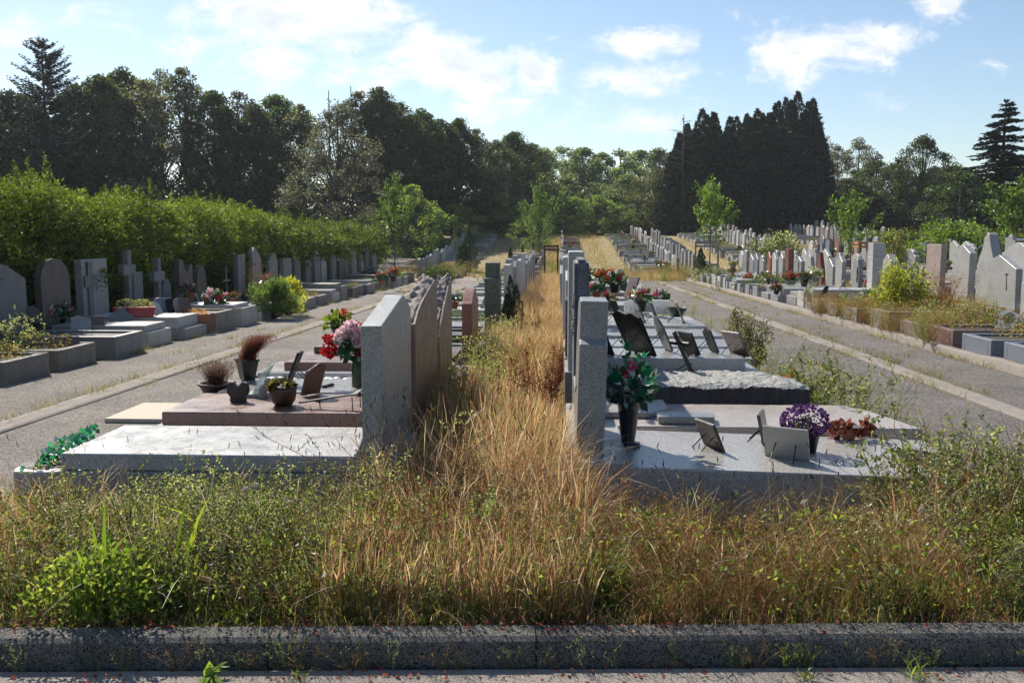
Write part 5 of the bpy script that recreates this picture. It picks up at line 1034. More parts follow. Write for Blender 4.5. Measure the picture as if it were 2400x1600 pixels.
def forest():
    B = [broad(s, nc=210, per=95, cols=c) for s, c in ((1, None), (2, [(.065, .10, .03), (.085, .125, .04), (.05, .08, .028)]), (3, [(.055, .07, .04), (.075, .09, .055), (.04, .055, .03)]), (4, None))]
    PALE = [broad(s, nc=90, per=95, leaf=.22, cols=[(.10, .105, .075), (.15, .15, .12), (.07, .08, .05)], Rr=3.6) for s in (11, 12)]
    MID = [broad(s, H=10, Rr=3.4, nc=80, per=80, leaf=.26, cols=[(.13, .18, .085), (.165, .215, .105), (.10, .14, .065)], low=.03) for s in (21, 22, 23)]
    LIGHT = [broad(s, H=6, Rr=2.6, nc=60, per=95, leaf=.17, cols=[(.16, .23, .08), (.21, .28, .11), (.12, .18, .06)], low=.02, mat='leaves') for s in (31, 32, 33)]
    GW = 'trees of the wood behind the hedge'
    # px, top y, distance, crown radius, mesh
    left = [(-60,235,62,4.6,0),(20,232,64,4.2,2),(60,222,66,4.0,0),(175,208,66,4.0,2),(232,172,68,3.6,0),(285,172,72,3.8,3),(330,185,68,3.6,1),(372,168,74,4.0,4),(432,176,72,4.2,5),(500,208,70,3.9,1),(556,222,72,3.6,0),
            (600,238,70,3.4,2),(650,235,74,3.6,1),(700,242,72,3.4,0),(845,218,76,4.0,5),(890,224,76,3.8,2),(930,238,78,3.8,0),(985,262,80,3.6,3),(1030,272,82,3.8,2),(1075,292,84,3.2,0),(1120,300,86,3.2,2),(1160,330,88,2.9,3),(1205,328,92,3.2,0),(1245,330,98,3.2,2)]
    for i_, (px, ty, Y, w, k) in enumerate(left):
        ty += (0, -14, 9, -5, 12, -9, 4)[i_ % 7]; w *= (1.0, .8, 1.05, .85)[i_ % 4]; k = 5 if i_ in (6, 10, 13, 20) else k; q = aty(px, ty, Y); mt = (B + PALE)[k]; tree('woodland_tree', mt, q[0], Y, q[2] - G(q[0], Y), w, 13.6, 3.8, ('dark leafy tree in the wood behind the hedge' if k < 4 else 'paler finely leaved tree in the wood behind the hedge'), 'tree', GW)
    q = aty(790, 245, 62); tree('pale_willow', broad(13, nc=120, per=110, leaf=.17, cols=[(.15, .15, .13), (.21, .21, .18), (.09, .10, .075)], Rr=3.6, low=.04), q[0], 62, q[2] - g(62), 3.1, 13.6, 3.6, 'pale grey leaved tree standing forward of the dark wood', 'tree')
    for i, (px, ty, Y) in enumerate(((770, 212, 68), (822, 202, 70))):
        q = aty(px, ty, Y); put('dead_spire', dead_tree(3 + i, q[2] - g(Y), .5, 10)).location = (q[0], Y, g(Y)); tag(bpy.data.objects['dead_spire' if i == 0 else 'dead_spire.001'], ('thin bare dead trunk rising above the pale grey tree, the shorter one', 'thin bare dead trunk rising above the wood, the taller one')[i], 'dead tree')
    q = aty(97, 100, 60); tree('tall_conifer', conifer(5, H=16, Rr=3.6, tiers=34, nb=10, pw=.36, leaf=.33, droop=-.45, gap=.2, bottom=.4, cols=[(.028, .038, .032), (.04, .05, .04), (.02, .03, .025)], sw=.26), q[0], 60, q[2] - g(60), 3.1, 16, 3.6, 'tall open conifer standing above the rest of the wood', 'tree')
    GF = 'trees of the distant wood'
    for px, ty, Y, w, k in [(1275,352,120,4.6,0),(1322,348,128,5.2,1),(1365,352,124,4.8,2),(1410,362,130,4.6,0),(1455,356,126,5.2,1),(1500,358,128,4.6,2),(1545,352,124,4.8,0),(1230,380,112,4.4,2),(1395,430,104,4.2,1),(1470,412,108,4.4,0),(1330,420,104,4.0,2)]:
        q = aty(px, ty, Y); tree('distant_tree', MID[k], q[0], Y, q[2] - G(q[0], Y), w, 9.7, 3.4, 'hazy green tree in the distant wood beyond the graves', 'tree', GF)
    for px, ty, Y, w, lb in ((1542, 400, 96, 3.0, 'yellowish leaved tree at the edge of the dark conifers'), (1590, 385, 98, 2.6, 'yellowish tree half hidden by the dark conifers')):
        q = aty(px, ty, Y); tree('edge_tree', broad(41, H=10, nc=60, per=85, leaf=.22, cols=[(.10, .105, .04), (.14, .13, .055), (.07, .08, .03)]), q[0], Y, q[2] - G(q[0], Y), w, 9.7, 3.8, lb, 'tree')
    T = [thuja(s, n=26000, leaf=.26) for s in (1, 2, 3)]; GT = 'tall dark conifers beyond the far right graves'
    for i, (px, ty, Y, w) in enumerate([(1612,300,93,1.7),(1646,266,95,2.2),(1630,310,92,2.4),(1712,284,96,2.2),(1750,278,95,1.8),(1776,266,96,2.3),(1808,274,95,1.9),(1842,240,97,1.8),(1871,226,95,2.3),(1908,288,94,1.7),(1675,300,92,2.6),(1735,310,92,2.6),(1795,305,92,2.6),(1855,300,92,2.6),(1890,330,92,2.2)]):
        q = aty(px, ty, Y); tree('dark_thuja', T[i % 3], q[0], Y, q[2] - G(q[0], Y) + .3, w * 1.45, 12, 2.6, 'the tallest dark conifer of the solid clump' if i == 8 else 'dark dense conifer in the solid clump beyond the far right graves', 'tree', GT)
    q = aty(1603, 268, 91); o = put('dead_conifer', dead_tree(8, q[2] - g(91), 1.9, 16)); o.location = (q[0], 91, g(91)); tag(o, 'bare dead conifer with drooping branches left of the dark clump', 'dead tree')
    GR_ = 'trees beyond the right hedge'
    for px, ty, Y, w, k in [(1925,322,118,4.0,'p0'),(1965,345,120,3.6,'p1'),(2015,325,118,3.9,'p0'),(2055,380,105,3.6,'b0'),(2100,385,100,3.4,'b2'),(2240,390,98,3.8,'b1'),(2190,392,104,3.4,'b2'),(1985,420,98,3.8,'b2'),(2290,420,90,3.6,'b0'),(2420,360,90,4.4,'b2')]:
        q = aty(px, ty, Y); tree('background_tree', (PALE if k[0] == 'p' else B)[int(k[1])], q[0], Y, q[2] - G(q[0], Y), w, 13.6, 3.8, 'pale feathery tree beyond the far right graves' if k[0] == 'p' else 'dark green tree beyond the right hedge', 'tree', GR_)
    q = aty(2165, 322, 84); tree('oak_tree', broad(51, H=10, Rr=3.2, nc=150, per=90, leaf=.2, low=.1, cols=[(.05, .07, .028), (.075, .095, .035)]), q[0], 84, q[2] - G(q[0], 84), 2.7, 9.7, 3.2, 'loose crowned tree with a visible trunk beyond the right hedge', 'tree')
    q = aty(2358, 236, 66); tree('spruce', conifer(7, H=14, Rr=4.2, tiers=34, nb=12), q[0], 66, q[2] - G(q[0], 66), 4.6, 14, 4.2, 'big dark spruce with tiered drooping branches beyond the right hedge', 'tree')
    q = aty(2255, 405, 62); tree('edge_tree', broad(52, H=8, Rr=2.6, nc=60, per=80, leaf=.2, low=.03, cols=[(.04, .07, .025), (.06, .095, .035)]), q[0], 62, q[2] - G(q[0], 62), 2.6, 7.8, 2.6, 'mid green tree below the big spruce', 'tree')
    # young trees between the blocks
    for px, ty, Y, w, sd, lb in ((1668, 412, 54, 1.25, 1, 'young upright maple tied to the grey wooden stake frame'), (2000, 440, 50, 1.15, 2, 'young leafy tree behind the white column grave'), (2392, 412, 47, 1.7, 3, 'young light green tree beside the spruce'), (922, 405, 54, 1.0, 4, 'slim bright green young tree at the far end of the hedge'), (1266, 408, 58, 1.1, 5, 'young pale green tree above the dark stake frame at the alley end')):
        q = aty(px, ty, Y); cols = [(.075, .125, .05), (.105, .155, .065)] if sd == 5 else None; tree('young_tree', young(sd, H=3.4, leaf=.10, per=130, cols=cols, base=.12 if sd in (2, 4, 5) else .3, up=1.3), q[0], Y, q[2] - G(q[0], Y), w, 3.3, 1.0, lb, 'tree')
    GS = 'shrubs beyond the far graves'
    for px, ty, Y, w, k, lb in ((965, 440, 64, 2.2, 1, 'dense green shrub behind the slim bright young tree'), (1010, 482, 66, 2.0, 2, ''), (1065, 480, 74, 2.3, 0, ''), (1165, 452, 84, 2.7, 0, 'big light green shrub rising beyond the far left graves'), (1215, 470, 88, 2.4, 1, ''), (1250, 492, 70, 1.6, 2, ''), (1300, 445, 92, 2.4, 2, ''), (1345, 462, 92, 2.2, 0, ''), (1400, 462, 94, 2.6, 1, ''), (1450, 478, 95, 2.2, 2, ''), (1100, 495, 90, 2.6, 2, ''), (1270, 500, 86, 2.0, 0, ''), (1320, 505, 88, 2.0, 1, ''), (900, 470, 70, 3.0, 2, ''), (1030, 520, 92, 3.0, 1, ''), (1200, 515, 93, 2.2, 2, '')):
        q = aty(px, ty, Y); tree('tall_shrub', LIGHT[k], q[0], Y, q[2] - G(q[0], Y), w, 5.8, 2.6, lb or 'green shrub in the thicket beyond the far graves', 'shrub', GS)
    q = aty(1140, 500, 88); tree('round_bush', thuja(9, H=3, Rr=1.5, n=5000, leaf=.16, cols=[(.03, .055, .02), (.045, .075, .028)], tips=2, pw=3), q[0], 88, q[2] - g(88), 1.9, 3, 1.5, 'dark rounded evergreen bush beyond the far left graves', 'shrub')
    for px, ty, Y, w, lb in ((1100, 541, 55, .72, 'dark cone shaped evergreen among the far left graves'), (1196, 580, 46, .26, 'small dark cone shaped evergreen on the grass lane'), (1643, 583, 43.5, .42, 'dark columnar evergreen beside the stake frame right of the path'), (1225, 574, 44.5, .16, 'thin dark cypress at the end of the left centre row')):
        q = aty(px, ty, Y); tree('cone_evergreen', cached('cone', lambda: thuja(12, H=2, Rr=.62, n=5200, leaf=.09, cols=[(.05, .085, .022), (.065, .10, .03)], tips=1, pw=2.6)), q[0], Y, q[2] - G(q[0], Y), w, 2, .62, lb, 'shrub')
    # thick undergrowth closing the wood's floor
    a = Acc(); r = np.random.default_rng(90); n = 26000
    X_ = r.uniform(-42, 48, n); Yv = np.where(X_ < -14, 63 + r.uniform(-3, 9, n) + (X_ + 14) * -.0, 97 + r.uniform(-3, 10, n)); hz = r.random(n) ** 1.3 * (3.4 + 1.4 * np.sin(X_ * .7))
    leaves(a, np.stack([X_, Yv, GV(X_, Yv) + hz], 1), rsphere(n, r), r.uniform(.3, .7, n), .3, pal(n, [(.03, .045, .02), (.045, .065, .025), (.02, .03, .015)], .2, r), .12, r)
    tag(put('undergrowth', a.mesh('tree_leaves')), 'dark leafy undergrowth filling the wood floor', 'undergrowth', kind='stuff')
forest()
def hedge(x0, x1, y0, y1, h, label, seed, n, cols, leaf=.11, sprig=.35, rot=None, wild=.28, front=True):
    r = np.random.default_rng(seed); e = empty('hedge', (0, 0, 0), 0, label, 'hedge', None); a = Acc()
    def surf(x, y, z): return np.array([fbm(p, q, s, .9, 4) for p, q, s in zip(x, y, z)])
    ax = x0 if not front else x1
    nf = int(n * .55); y = r.uniform(y0, y1, nf); z = r.random(nf) ** .8 * h; b = surf(y * 1.0, z * 1.6, z * 0); d = r.random(nf) ** 1.6 * .55
    P = np.stack([x1 - .28 + .5 * b - d + .42 * np.sin(np.clip(z / h * 1.25 - .25, 0, 1) * 3.1) , y, z], 1); D = np.stack([np.full(nf, .8), r.normal(0, .5, nf), r.normal(.45, .4, nf)], 1)
    nt_ = int(n * .33); y2 = r.uniform(y0, y1, nt_); x2 = r.uniform(x0, x1, nt_); b2 = surf(x2 * .9, y2 * .9, x2 * 0 + 5); P2 = np.stack([x2, y2, h - .1 + wild * b2 * 1.6 - r.random(nt_) ** 2 * .5 - .25 * ((x2 - (x0 + x1) / 2) / ((x1 - x0) / 2)) ** 4], 1)
    D2 = r.normal(0, .45, (nt_, 3)) + (0, 0, .9)
    ne = n - nf - nt_; x3 = r.uniform(x0, x1, ne); z3 = r.random(ne) * h; yy3 = np.where(r.random(ne) < .5, y0, y1) + r.normal(0, .18, ne); P3 = np.stack([x3, yy3, z3], 1); D3 = r.normal(0, .6, (ne, 3)) + (0, 0, .3)
    P = np.concatenate([P, P2, P3]); D = np.concatenate([D, D2, D3]); P[:, 2] += gv(P[:, 1]); tone = 1 + .45 * surf(P[:, 0] * .8, P[:, 1] * .8, P[:, 2] * .8)
    pick = r.random(len(P)) < 1 / 15; Pb, Db, tb = P[pick], unit(D[pick]), tone[pick]; k_ = 14; nb_ = len(Pb); s_ = r.random((nb_, k_)); sl = r.uniform(.18, .42, (nb_, 1)) * leaf / .07
    Q = Pb[:, None] + Db[:, None] * (s_ * sl)[..., None] - np.array((0, 0, 1.0)) * (.35 * s_ ** 2 * sl)[..., None] + r.normal(0, .035, (nb_, k_, 3)) * (1.25 - s_[..., None]); Dq = Db[:, None] + r.normal(0, .55, (nb_, k_, 3))
    tn = np.repeat(tb * r.uniform(.75, 1.3, nb_), k_); leaves(a, Q.reshape(-1, 3), Dq.reshape(-1, 3), leaf * r.uniform(.6, 1.4, nb_ * k_), leaf * .36, pal(nb_ * k_, cols, .12, r) * tn[:, None], .1, r)
    # upright sprigs along the top
    k = int((y1 - y0) * (x1 - x0) * 2.2 * (sprig > 0))
    for i in range(k):
        x = r.uniform(x0 + .1, x1 + .05); yq = r.uniform(y0, y1); hh = sprig * r.uniform(.4, 1.2) * (1.8 if r.random() < .04 else 1); zb = h - .08 + wild * 1.6 * fbm(x * .9, yq * .9, 5, .9) + g(yq); m_ = int(30 + hh * 130); s = r.random(m_)
        ln = r.normal(0, .12, 2); P = np.stack([x + ln[0] * s + r.normal(0, .07, m_) * (1.1 - s) * hh * 2, yq + ln[1] * s + r.normal(0, .07, m_) * (1.1 - s) * hh * 2, zb + s * hh], 1)
        leaves(a, P, r.normal(0, .5, (m_, 3)) + (0, 0, .6), leaf * .7, leaf * .28, pal(m_, cols, .15, r), .1, r)
    put('foliage', a.mesh('hedge_leaves'), e)
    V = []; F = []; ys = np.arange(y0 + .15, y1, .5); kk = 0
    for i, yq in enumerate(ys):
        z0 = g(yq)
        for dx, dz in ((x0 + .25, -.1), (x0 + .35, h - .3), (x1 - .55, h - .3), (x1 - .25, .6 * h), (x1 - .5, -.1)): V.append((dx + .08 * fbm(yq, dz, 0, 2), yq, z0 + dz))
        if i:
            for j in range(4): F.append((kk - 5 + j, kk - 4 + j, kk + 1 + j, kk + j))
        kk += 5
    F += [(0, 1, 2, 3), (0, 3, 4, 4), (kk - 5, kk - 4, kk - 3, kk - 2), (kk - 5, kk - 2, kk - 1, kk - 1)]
    me = bpy.data.meshes.new('core'); me.from_pydata(V, [], [tuple(dict.fromkeys(f)) for f in F]); me.materials.append(MATS['hedge_core']); put('blocking_core', me, e); return e  # added solid dark core, keeps sun and view from passing through the leaves
HC = [(.085, .13, .032), (.115, .16, .042), (.06, .095, .026), (.14, .18, .055)]
hedge(-12.0, -8.95, 10.5, 29.6, 2.62, 'tall untrimmed bright green hedge behind the near graves on the left', 71, 190000, HC, .07, .4)
hedge(-11.6, -8.9, 30.2, 48.5, 2.42, 'lower farther stretch of green hedge ending at the cross path', 72, 70000, HC, .10, .38)
e = hedge(-1.2, 1.2, -9, 9, 1.35, 'low clipped hedge behind the graves on the far right', 73, 16000, [(.13, .17, .035), (.10, .14, .03)], .13, .0, wild=.06)
e.location = (23.5, 57, G(23.5, 57) - g(0) - .02 + .0); e.rotation_euler = (0, 0, R(31))
# ------------------------------------------------------------------ grasses and weeds
GOLD = [(.46, .33, .18), (.54, .41, .24), (.38, .25, .13), (.62, .52, .35), (.30, .20, .10), (.34, .30, .12)]
RUST = [(.33, .17, .11), (.25, .115, .075), (.42, .25, .16)]
GRN = [(.13, .19, .05), (.19, .25, .07), (.09, .14, .04), (.26, .30, .09)]
GREY = [(.24, .27, .17), (.31, .34, .23), (.16, .20, .12), (.40, .41, .30)]
def bedz(x, y):
    k = 3.950 + .059 * x; t = np.clip((y - k) / 1.6, 0, 1); t = t * t * (3 - 2 * t); return np.where(y < 5.7, .088 * (1 - t) + (gv(y) + .012) * t, gv(y))
def px_of(x, y): return 1310 + x * 2300 / y
def zcap(x, y):
    """tallest growth the place shows, as height above ground"""
    p = px_of(x, y); k = np.interp(p, [-200, 0, 850, 940, 1040, 1280, 1345, 1500, 1950, 2080, 2200, 2600], [.262, .262, .256, .19, .12, .12, .225, .272, .272, .235, .190, .175])
    y_ = y; k = k + .022 * (np.sin(x * 7.3 + y * 2.1) * np.sin(x * 2.9 - y * 4.7) + .4 * np.sin(x * 17 + y * 3))
    return np.clip(np.minimum(1.7 - k * y - bedz(x, y), .24 + .38 * np.maximum(0, y - 4.050 - .059 * x)), .07, .85)
def scatter_xy(n, x0, x1, y0, y1, r): return r.uniform(x0, x1, n), r.uniform(y0, y1, n)
def weed_arch(seed, h=.5, stems=7, leafn=24, leaf=.03, cols=GREY, spread=.35, width=.5, twigs=3, stemc=(.16, .17, .10)):
    r = np.random.default_rng(seed); a = Acc()
    for s in range(stems):
        ln = r.normal(0, spread, 2); hh = h * r.uniform(.55, 1); p0 = np.array((r.normal(0, .02), r.normal(0, .02), 0)); p1 = p0 + (ln[0] * hh * .4, ln[1] * hh * .4, hh * .5); p2 = p1 + (ln[0] * hh * .6, ln[1] * hh * .6, hh * .5)
        stick(a, p0, p1, .0028, .002, stemc); stick(a, p1, p2, .002, .001, stemc)
        for k in range(twigs):
            t = r.uniform(.3, 1); b = p1 + (p2 - p1) * t if t > .5 else p0 + (p1 - p0) * t * 2; q = b + unit(r.normal(size=3) + (0, 0, .6)) * hh * .22; stick(a, b, q, .0014, .0008, stemc)
            n = max(3, leafn // 3); u_ = r.random((n, 1)); leaves(a, b + (q - b) * u_, rsphere(n, r) + (0, 0, .2), leaf * r.uniform(.5, 1.2, n), leaf * width, pal(n, cols, .18, r), .15, r)
        n = leafn; u_ = r.random(n)[:, None]; P = np.where(u_ < .5, p0 + (p1 - p0) * u_ * 2, p1 + (p2 - p1) * (u_ * 2 - 1)); leaves(a, P, rsphere(n, r) + (0, 0, .3), leaf * r.uniform(.5, 1.3, n) * (1.3 - .6 * u_[:, 0]), leaf * width, pal(n, cols, .18, r), .15, r)
    return a.arrays()
def fine_grass(a, x, y, h, cols, w=.0028, lean=.35, heads=.5, segs=3, r=rng, base=None, jit=.16):
    n = len(x); z = (bedz(x, y) if base is None else base) - .01; P = np.stack([x, y, z], 1); ln = r.normal(0, lean, (n, 2)) + (.08, -.05); hm = r.random(n) < heads; c = pal(n, cols, jit, r)
    wd = w * r.uniform(.5, 1.7, n) ** 1.3
    if (~hm).any(): blades(a, P[~hm], h[~hm], wd[~hm] * 1.2, ln[~hm], c[~hm], segs, r=r)
    if hm.any(): blades(a, P[hm], h[hm], wd[hm] * .7, ln[hm] * .8, c[hm], segs + 1, r=r, head=2.6, droop=.8)
def front():
    r = np.random.default_rng(101)
    # dry alley grass
    a = Acc()
    x, y = scatter_xy(30000, -1.02, .14, 4.1, 13, r); y = 4.1 + (y - 4.1) ** 1.25 / 8.9 ** .25; h = (.42 + .26 * r.random(len(x))) * np.clip(.75 + .5 * np.sin(x * 3 + y * 1.3), .6, 1.15); h = np.minimum(h, zcap(x, y) * r.uniform(.7, 1.12, len(x)))
    pat = np.sin(x * 4.1 + y * .9) + np.sin(y * 2.3); rust = pat > 1.15; fine_grass(a, x[~rust], y[~rust], h[~rust], GOLD * 2 + RUST + GRN[:2], .0024, .20, .6, r=r); fine_grass(a, x[rust], y[rust], h[rust] * .9, RUST + GOLD[:2], .0024, .3, .6, r=r)
    x, y = scatter_xy(26000, -1.0, .1, 12.5, 46, r); y = 12.5 + (y - 12.5) ** 1.5 / 33.5 ** .5; h = r.uniform(.35, .62, len(x)) * np.clip(.85 + .3 * np.sin(y * 1.1 + x), .5, 1.1); fine_grass(a, x, y, h, GOLD + RUST[:1], .008, .3, .4, 2, r=r)
    tag(put('dry_alley_grass', a.mesh('straw')), 'tall golden dry grass filling the alley between the rows', 'dry grass', kind='stuff')
    # front strip
    a = Acc(); n = 56000; x, y = scatter_xy(n, -3.4, 3.5, 3.86, 5.82, r); keep = y > 3.990 + .059 * x; x, y = x[keep], y[keep]; p = px_of(x, y)
    nz_ = np.array([fbm(q, w, 3, 1.4, 3) for q, w in zip(x, y)]); cap = zcap(x, y) * np.clip((y - (3.990 + .059 * x)) * 1.6 + .35, .3, 1)
    dry = np.interp(p, [0, 150, 300, 800, 950, 1500, 1750, 1950, 2400], [.75, .7, .3, .42, .9, .92, .7, .5, .35]) + nz_ * .9; bare = ((p > 1580) & (p < 2060) & (y > 4.85) & (y < 5.6)) | (nz_ > .34); live = ~bare | (r.random(len(x)) < .22); x, y, p, nz_, cap, dry = x[live], y[live], p[live], nz_[live], cap[live], dry[live]; cap = np.where(bare[live], cap * .6, cap); isdry = r.random(len(x)) < dry; low = y < 4.35; isdry &= ~(low & (r.random(len(x)) < .45))
    h = cap * r.uniform(.45, 1.02, len(x)); reds = ((nz_ > .10) | ((p > 850) & (p < 1560) & (r.random(len(x)) < .38))) & isdry
    fine_grass(a, x[isdry & ~reds], y[isdry & ~reds], h[isdry & ~reds], GOLD, .0022, .38, .5, r=r); fine_grass(a, x[reds], y[reds], h[reds] * .9, RUST + GOLD[:1], .0022, .45, .5, r=r)
    # long pale stalks arching over everything
    n_ = 2200; xs_, ys_ = scatter_xy(n_, -3.3, 3.3, 3.95, 5.7, r); kq = (ys_ > 4.100 + .059 * xs_); xs_, ys_ = xs_[kq], ys_[kq]; Hs = np.clip(zcap(xs_, ys_) * r.uniform(1.0, 1.35, len(xs_)), .15, .9)
    blades(a, np.stack([xs_, ys_, bedz(xs_, ys_)], 1), Hs, .0014, r.normal(0, .5, (len(xs_), 2)), pal(len(xs_), [(.55, .45, .32), (.46, .34, .22), (.48, .42, .30)], r=r), 6, r=r, droop=.9, head=2.2)
    tag(put('dry_grass', a.mesh('straw')), 'matted dry golden and rust coloured grass behind the kerb', 'dry grass', kind='stuff')
    a = Acc(); s = ~isdry; fine_grass(a, x[s], y[s], h[s] * .62, GRN + GOLD[:1], .0036, .5, .15, r=r)
    ns = 260; xs_ = r.uniform(-3.2, 3.2, 30)[r.integers(0, 30, ns)] + r.normal(0, .10, ns); ys_ = 4.00 + .059 * xs_; blades(a, np.stack([xs_, ys_, xs_ * 0 + .10], 1), r.uniform(.10, .28, ns), .0024, np.stack([r.normal(0, .5, ns), r.normal(-.75, .3, ns)], 1), pal(ns, GRN + GOLD, r=r), 4, r=r, droop=1.3)
    # broader low green leaves
    n = 17000; x2, y2 = scatter_xy(n, -3.4, 3.5, 3.9, 5.4, r); kk = y2 > 4.030 + .059 * x2; x2, y2 = x2[kk], y2[kk]; n = len(x2); pp = np.interp(px_of(x2, y2), [0, 200, 350, 850, 1000, 1400, 1500, 1900, 2400], [.5, 1, 1, .75, .35, .3, .3, .6, .9]); kk = r.random(n) < pp * (y2 < 5.2); x2, y2 = x2[kk], y2[kk]; n = len(x2); hz = r.random(n) ** .8 * np.clip(zcap(x2, y2) * .95, .05, .34)
    leaves(a, np.stack([x2, y2, bedz(x2, y2) + hz], 1), rsphere(n, r) + (0, 0, .5), r.uniform(.012, .045, n), .013, pal(n, GRN + [(.24, .30, .07), (.16, .22, .06)], .25, r), .15, r)
    tag(put('green_grass', a.mesh('leaves')), 'low green grass and small leaves behind the kerb', 'green grass', kind='stuff')
    # seed spikes rising in front of the slabs
    a = Acc()
    for (xa, xb, hh, n, yy0) in ((-3.3, -1.2, .50, 40, 5.6), (.35, 1.9, .50, 60, 5.6), (1.6, 2.3, .5, 24, 5.5), (-1.2, .1, .8, 120, 5.3)):
        x = r.uniform(xa, xb, n); y = yy0 + r.uniform(-.35, .12, n); P = np.stack([x, y, bedz(x, y)], 1); H = hh * r.uniform(.8, 1.2, n); ln = r.normal(0, .25, (n, 2)); blades(a, P, H, .0032, ln, pal(n, [(.22, .16, .10), (.38, .28, .18)], r=r), 5, r=r, droop=.4)
        t = P + np.stack([ln[:, 0] * H, ln[:, 1] * H, H * (1 - .2 * np.linalg.norm(ln, axis=1))], 1); k = r.random(n) < .75
        for q, l2 in zip(t[k], ln[k]):
            d = unit(np.array((l2[0] * 1.5, l2[1], 1.0))); stick(a, q - d * .008, q + d * .012, .0018, .0030, (.075, .06, .05), 4); stick(a, q + d * .012, q + d * .028, .0030, .0012, (.09, .07, .06), 4)
    tag(put('seed_spikes', a.mesh('straw')), 'thin grass stalks with dark seed heads rising before the slabs', 'grass stalks', kind='stuff')
    # weeds
    A = [weed_arch(s, .5, 7, 30, .016, GREY, .32, stemc=(.2, .2, .13)) for s in (1, 2, 3)] + [weed_arch(s, .5, 6, 30, .020, GRN, .38) for s in (4, 5)] + [weed_arch(s, .5, 8, 12, .009, RUST + GOLD[:2], .5, stemc=(.35, .24, .12), twigs=6) for s in (6, 7)]
    a = Acc(); dens = [(-3.3, -2.35, 4.0, 5.7, 60, (5, 6, 6, 0, 4)), (-2.2, -1.3, 4.1, 4.9, 60, (0, 1, 2)), (-2.5, -.9, 4.0, 5.65, 150, (0, 1, 2, 3, 5, 0, 1)), (-1.3, .2, 3.95, 4.6, 40, (3, 4, 0, 5)), (-1.0, .6, 4.3, 5.6, 44, (5, 6, 5, 6, 0)), (.2, 1.6, 3.95, 5.4, 130, (5, 6, 5, 4, 6)), (1.9, 2.6, 4.1, 4.9, 40, (3, 4, 0)), (1.2, 3.3, 4.0, 5.7, 100, (3, 5, 0, 1, 5, 2)), (1.9, 3.4, 4.9, 5.9, 60, (0, 1, 2, 3))]
    for xa, xb, ya, yb, n, ks in dens:
        x = r.uniform(xa, xb, n); y = r.uniform(ya, yb, n); y = np.maximum(y, 4.080 + .059 * x); k = r.choice(ks, n); sc = zcap(x, y) / .5 * r.uniform(.75, 1.12, n)
        for j in range(7):
            q = k == j
            if q.any(): a.scatter(A[j], np.stack([x[q], y[q], bedz(x[q], y[q])], 1), r.uniform(0, 6.28, q.sum()), sc[q], np.clip(r.normal(1, .15, (q.sum(), 1)), .6, 1.4))
    tag(put('tangled_weeds', a.mesh('leaves')), 'tangle of grey green and rusty weeds behind the kerb', 'weeds', kind='stuff')
    # alley weeds, path weeds
    a = Acc(); n = 70; x = r.uniform(-2.7, 2.7, n); y = 3.822 + .059 * x + r.normal(0, .008, n); j = r.integers(0, 6, n)
    for q in range(6):
        z_ = j == q; a.scatter(A[q], np.stack([x[z_], y[z_], x[z_] * 0], 1), r.uniform(0, 6, z_.sum()), r.uniform(.10, .30, z_.sum()))
    n = 46; x = r.uniform(-1.0, -.55, n); y = r.uniform(6.6, 15, n); a.scatter(A[0], np.stack([x, y, gv(y)], 1), r.uniform(0, 6, n), r.uniform(.9, 1.5, n)); n = 22; x = r.uniform(-.9, .05, n); y = r.uniform(8, 20, n); a.scatter(A[5], np.stack([x, y, gv(y)], 1), r.uniform(0, 6, n), r.uniform(.8, 1.2, n))
    x = r.uniform(2.25, 3.0, 60); y = np.concatenate([r.uniform(7.9, 12, 30), r.uniform(13, 30, 30)]); a.scatter(A[1], np.stack([x, y, gv(y)], 1), r.uniform(0, 6, 60), r.uniform(.5, 1.1, 60)); x = r.uniform(-3.2, -2.9, 26); y = r.uniform(12, 44, 26); a.scatter(A[4], np.stack([x, y, gv(y)], 1), r.uniform(0, 6, 26), r.uniform(.3, .8, 26))
    x = r.uniform(6.0, 8.2, 260); y = np.concatenate([r.uniform(16.5, 22.8, 150), r.uniform(23, 45, 110)]); kk = r.random(260) < np.where(y < 23, 1, .35); j = r.choice((0, 1, 2, 5, 6), 260)
    for q in (0, 1, 2, 5, 6):
        z_ = (j == q) & kk; a.scatter(A[q], np.stack([x[z_], y[z_], gv(y[z_])], 1), r.uniform(0, 6, z_.sum()), r.uniform(.7, 1.5, z_.sum()))
    n = 90; x = r.uniform(5.85, 6.35, n); y = r.uniform(15.5, 23.5, n)
    for q in (0, 5, 6):
        z_ = r.random(n) < .34; a.scatter(A[q], np.stack([x[z_], y[z_], gv(y[z_]) + .12], 1), r.uniform(0, 6, z_.sum()), r.uniform(.7, 1.2, z_.sum()))
    x = r.uniform(-7, 8, 220); y = r.uniform(45.5, 52.5, 220)
    for q in (0, 3, 5): z_ = r.random(220) < .33; a.scatter(A[q], np.stack([x[z_], y[z_], gv(y[z_])], 1), r.uniform(0, 6, z_.sum()), r.uniform(.7, 1.8, z_.sum()))
    tag(put('scattered_weeds', a.mesh('leaves')), 'scattered weeds growing between and around the graves', 'weeds', kind='stuff')
    a = Acc()
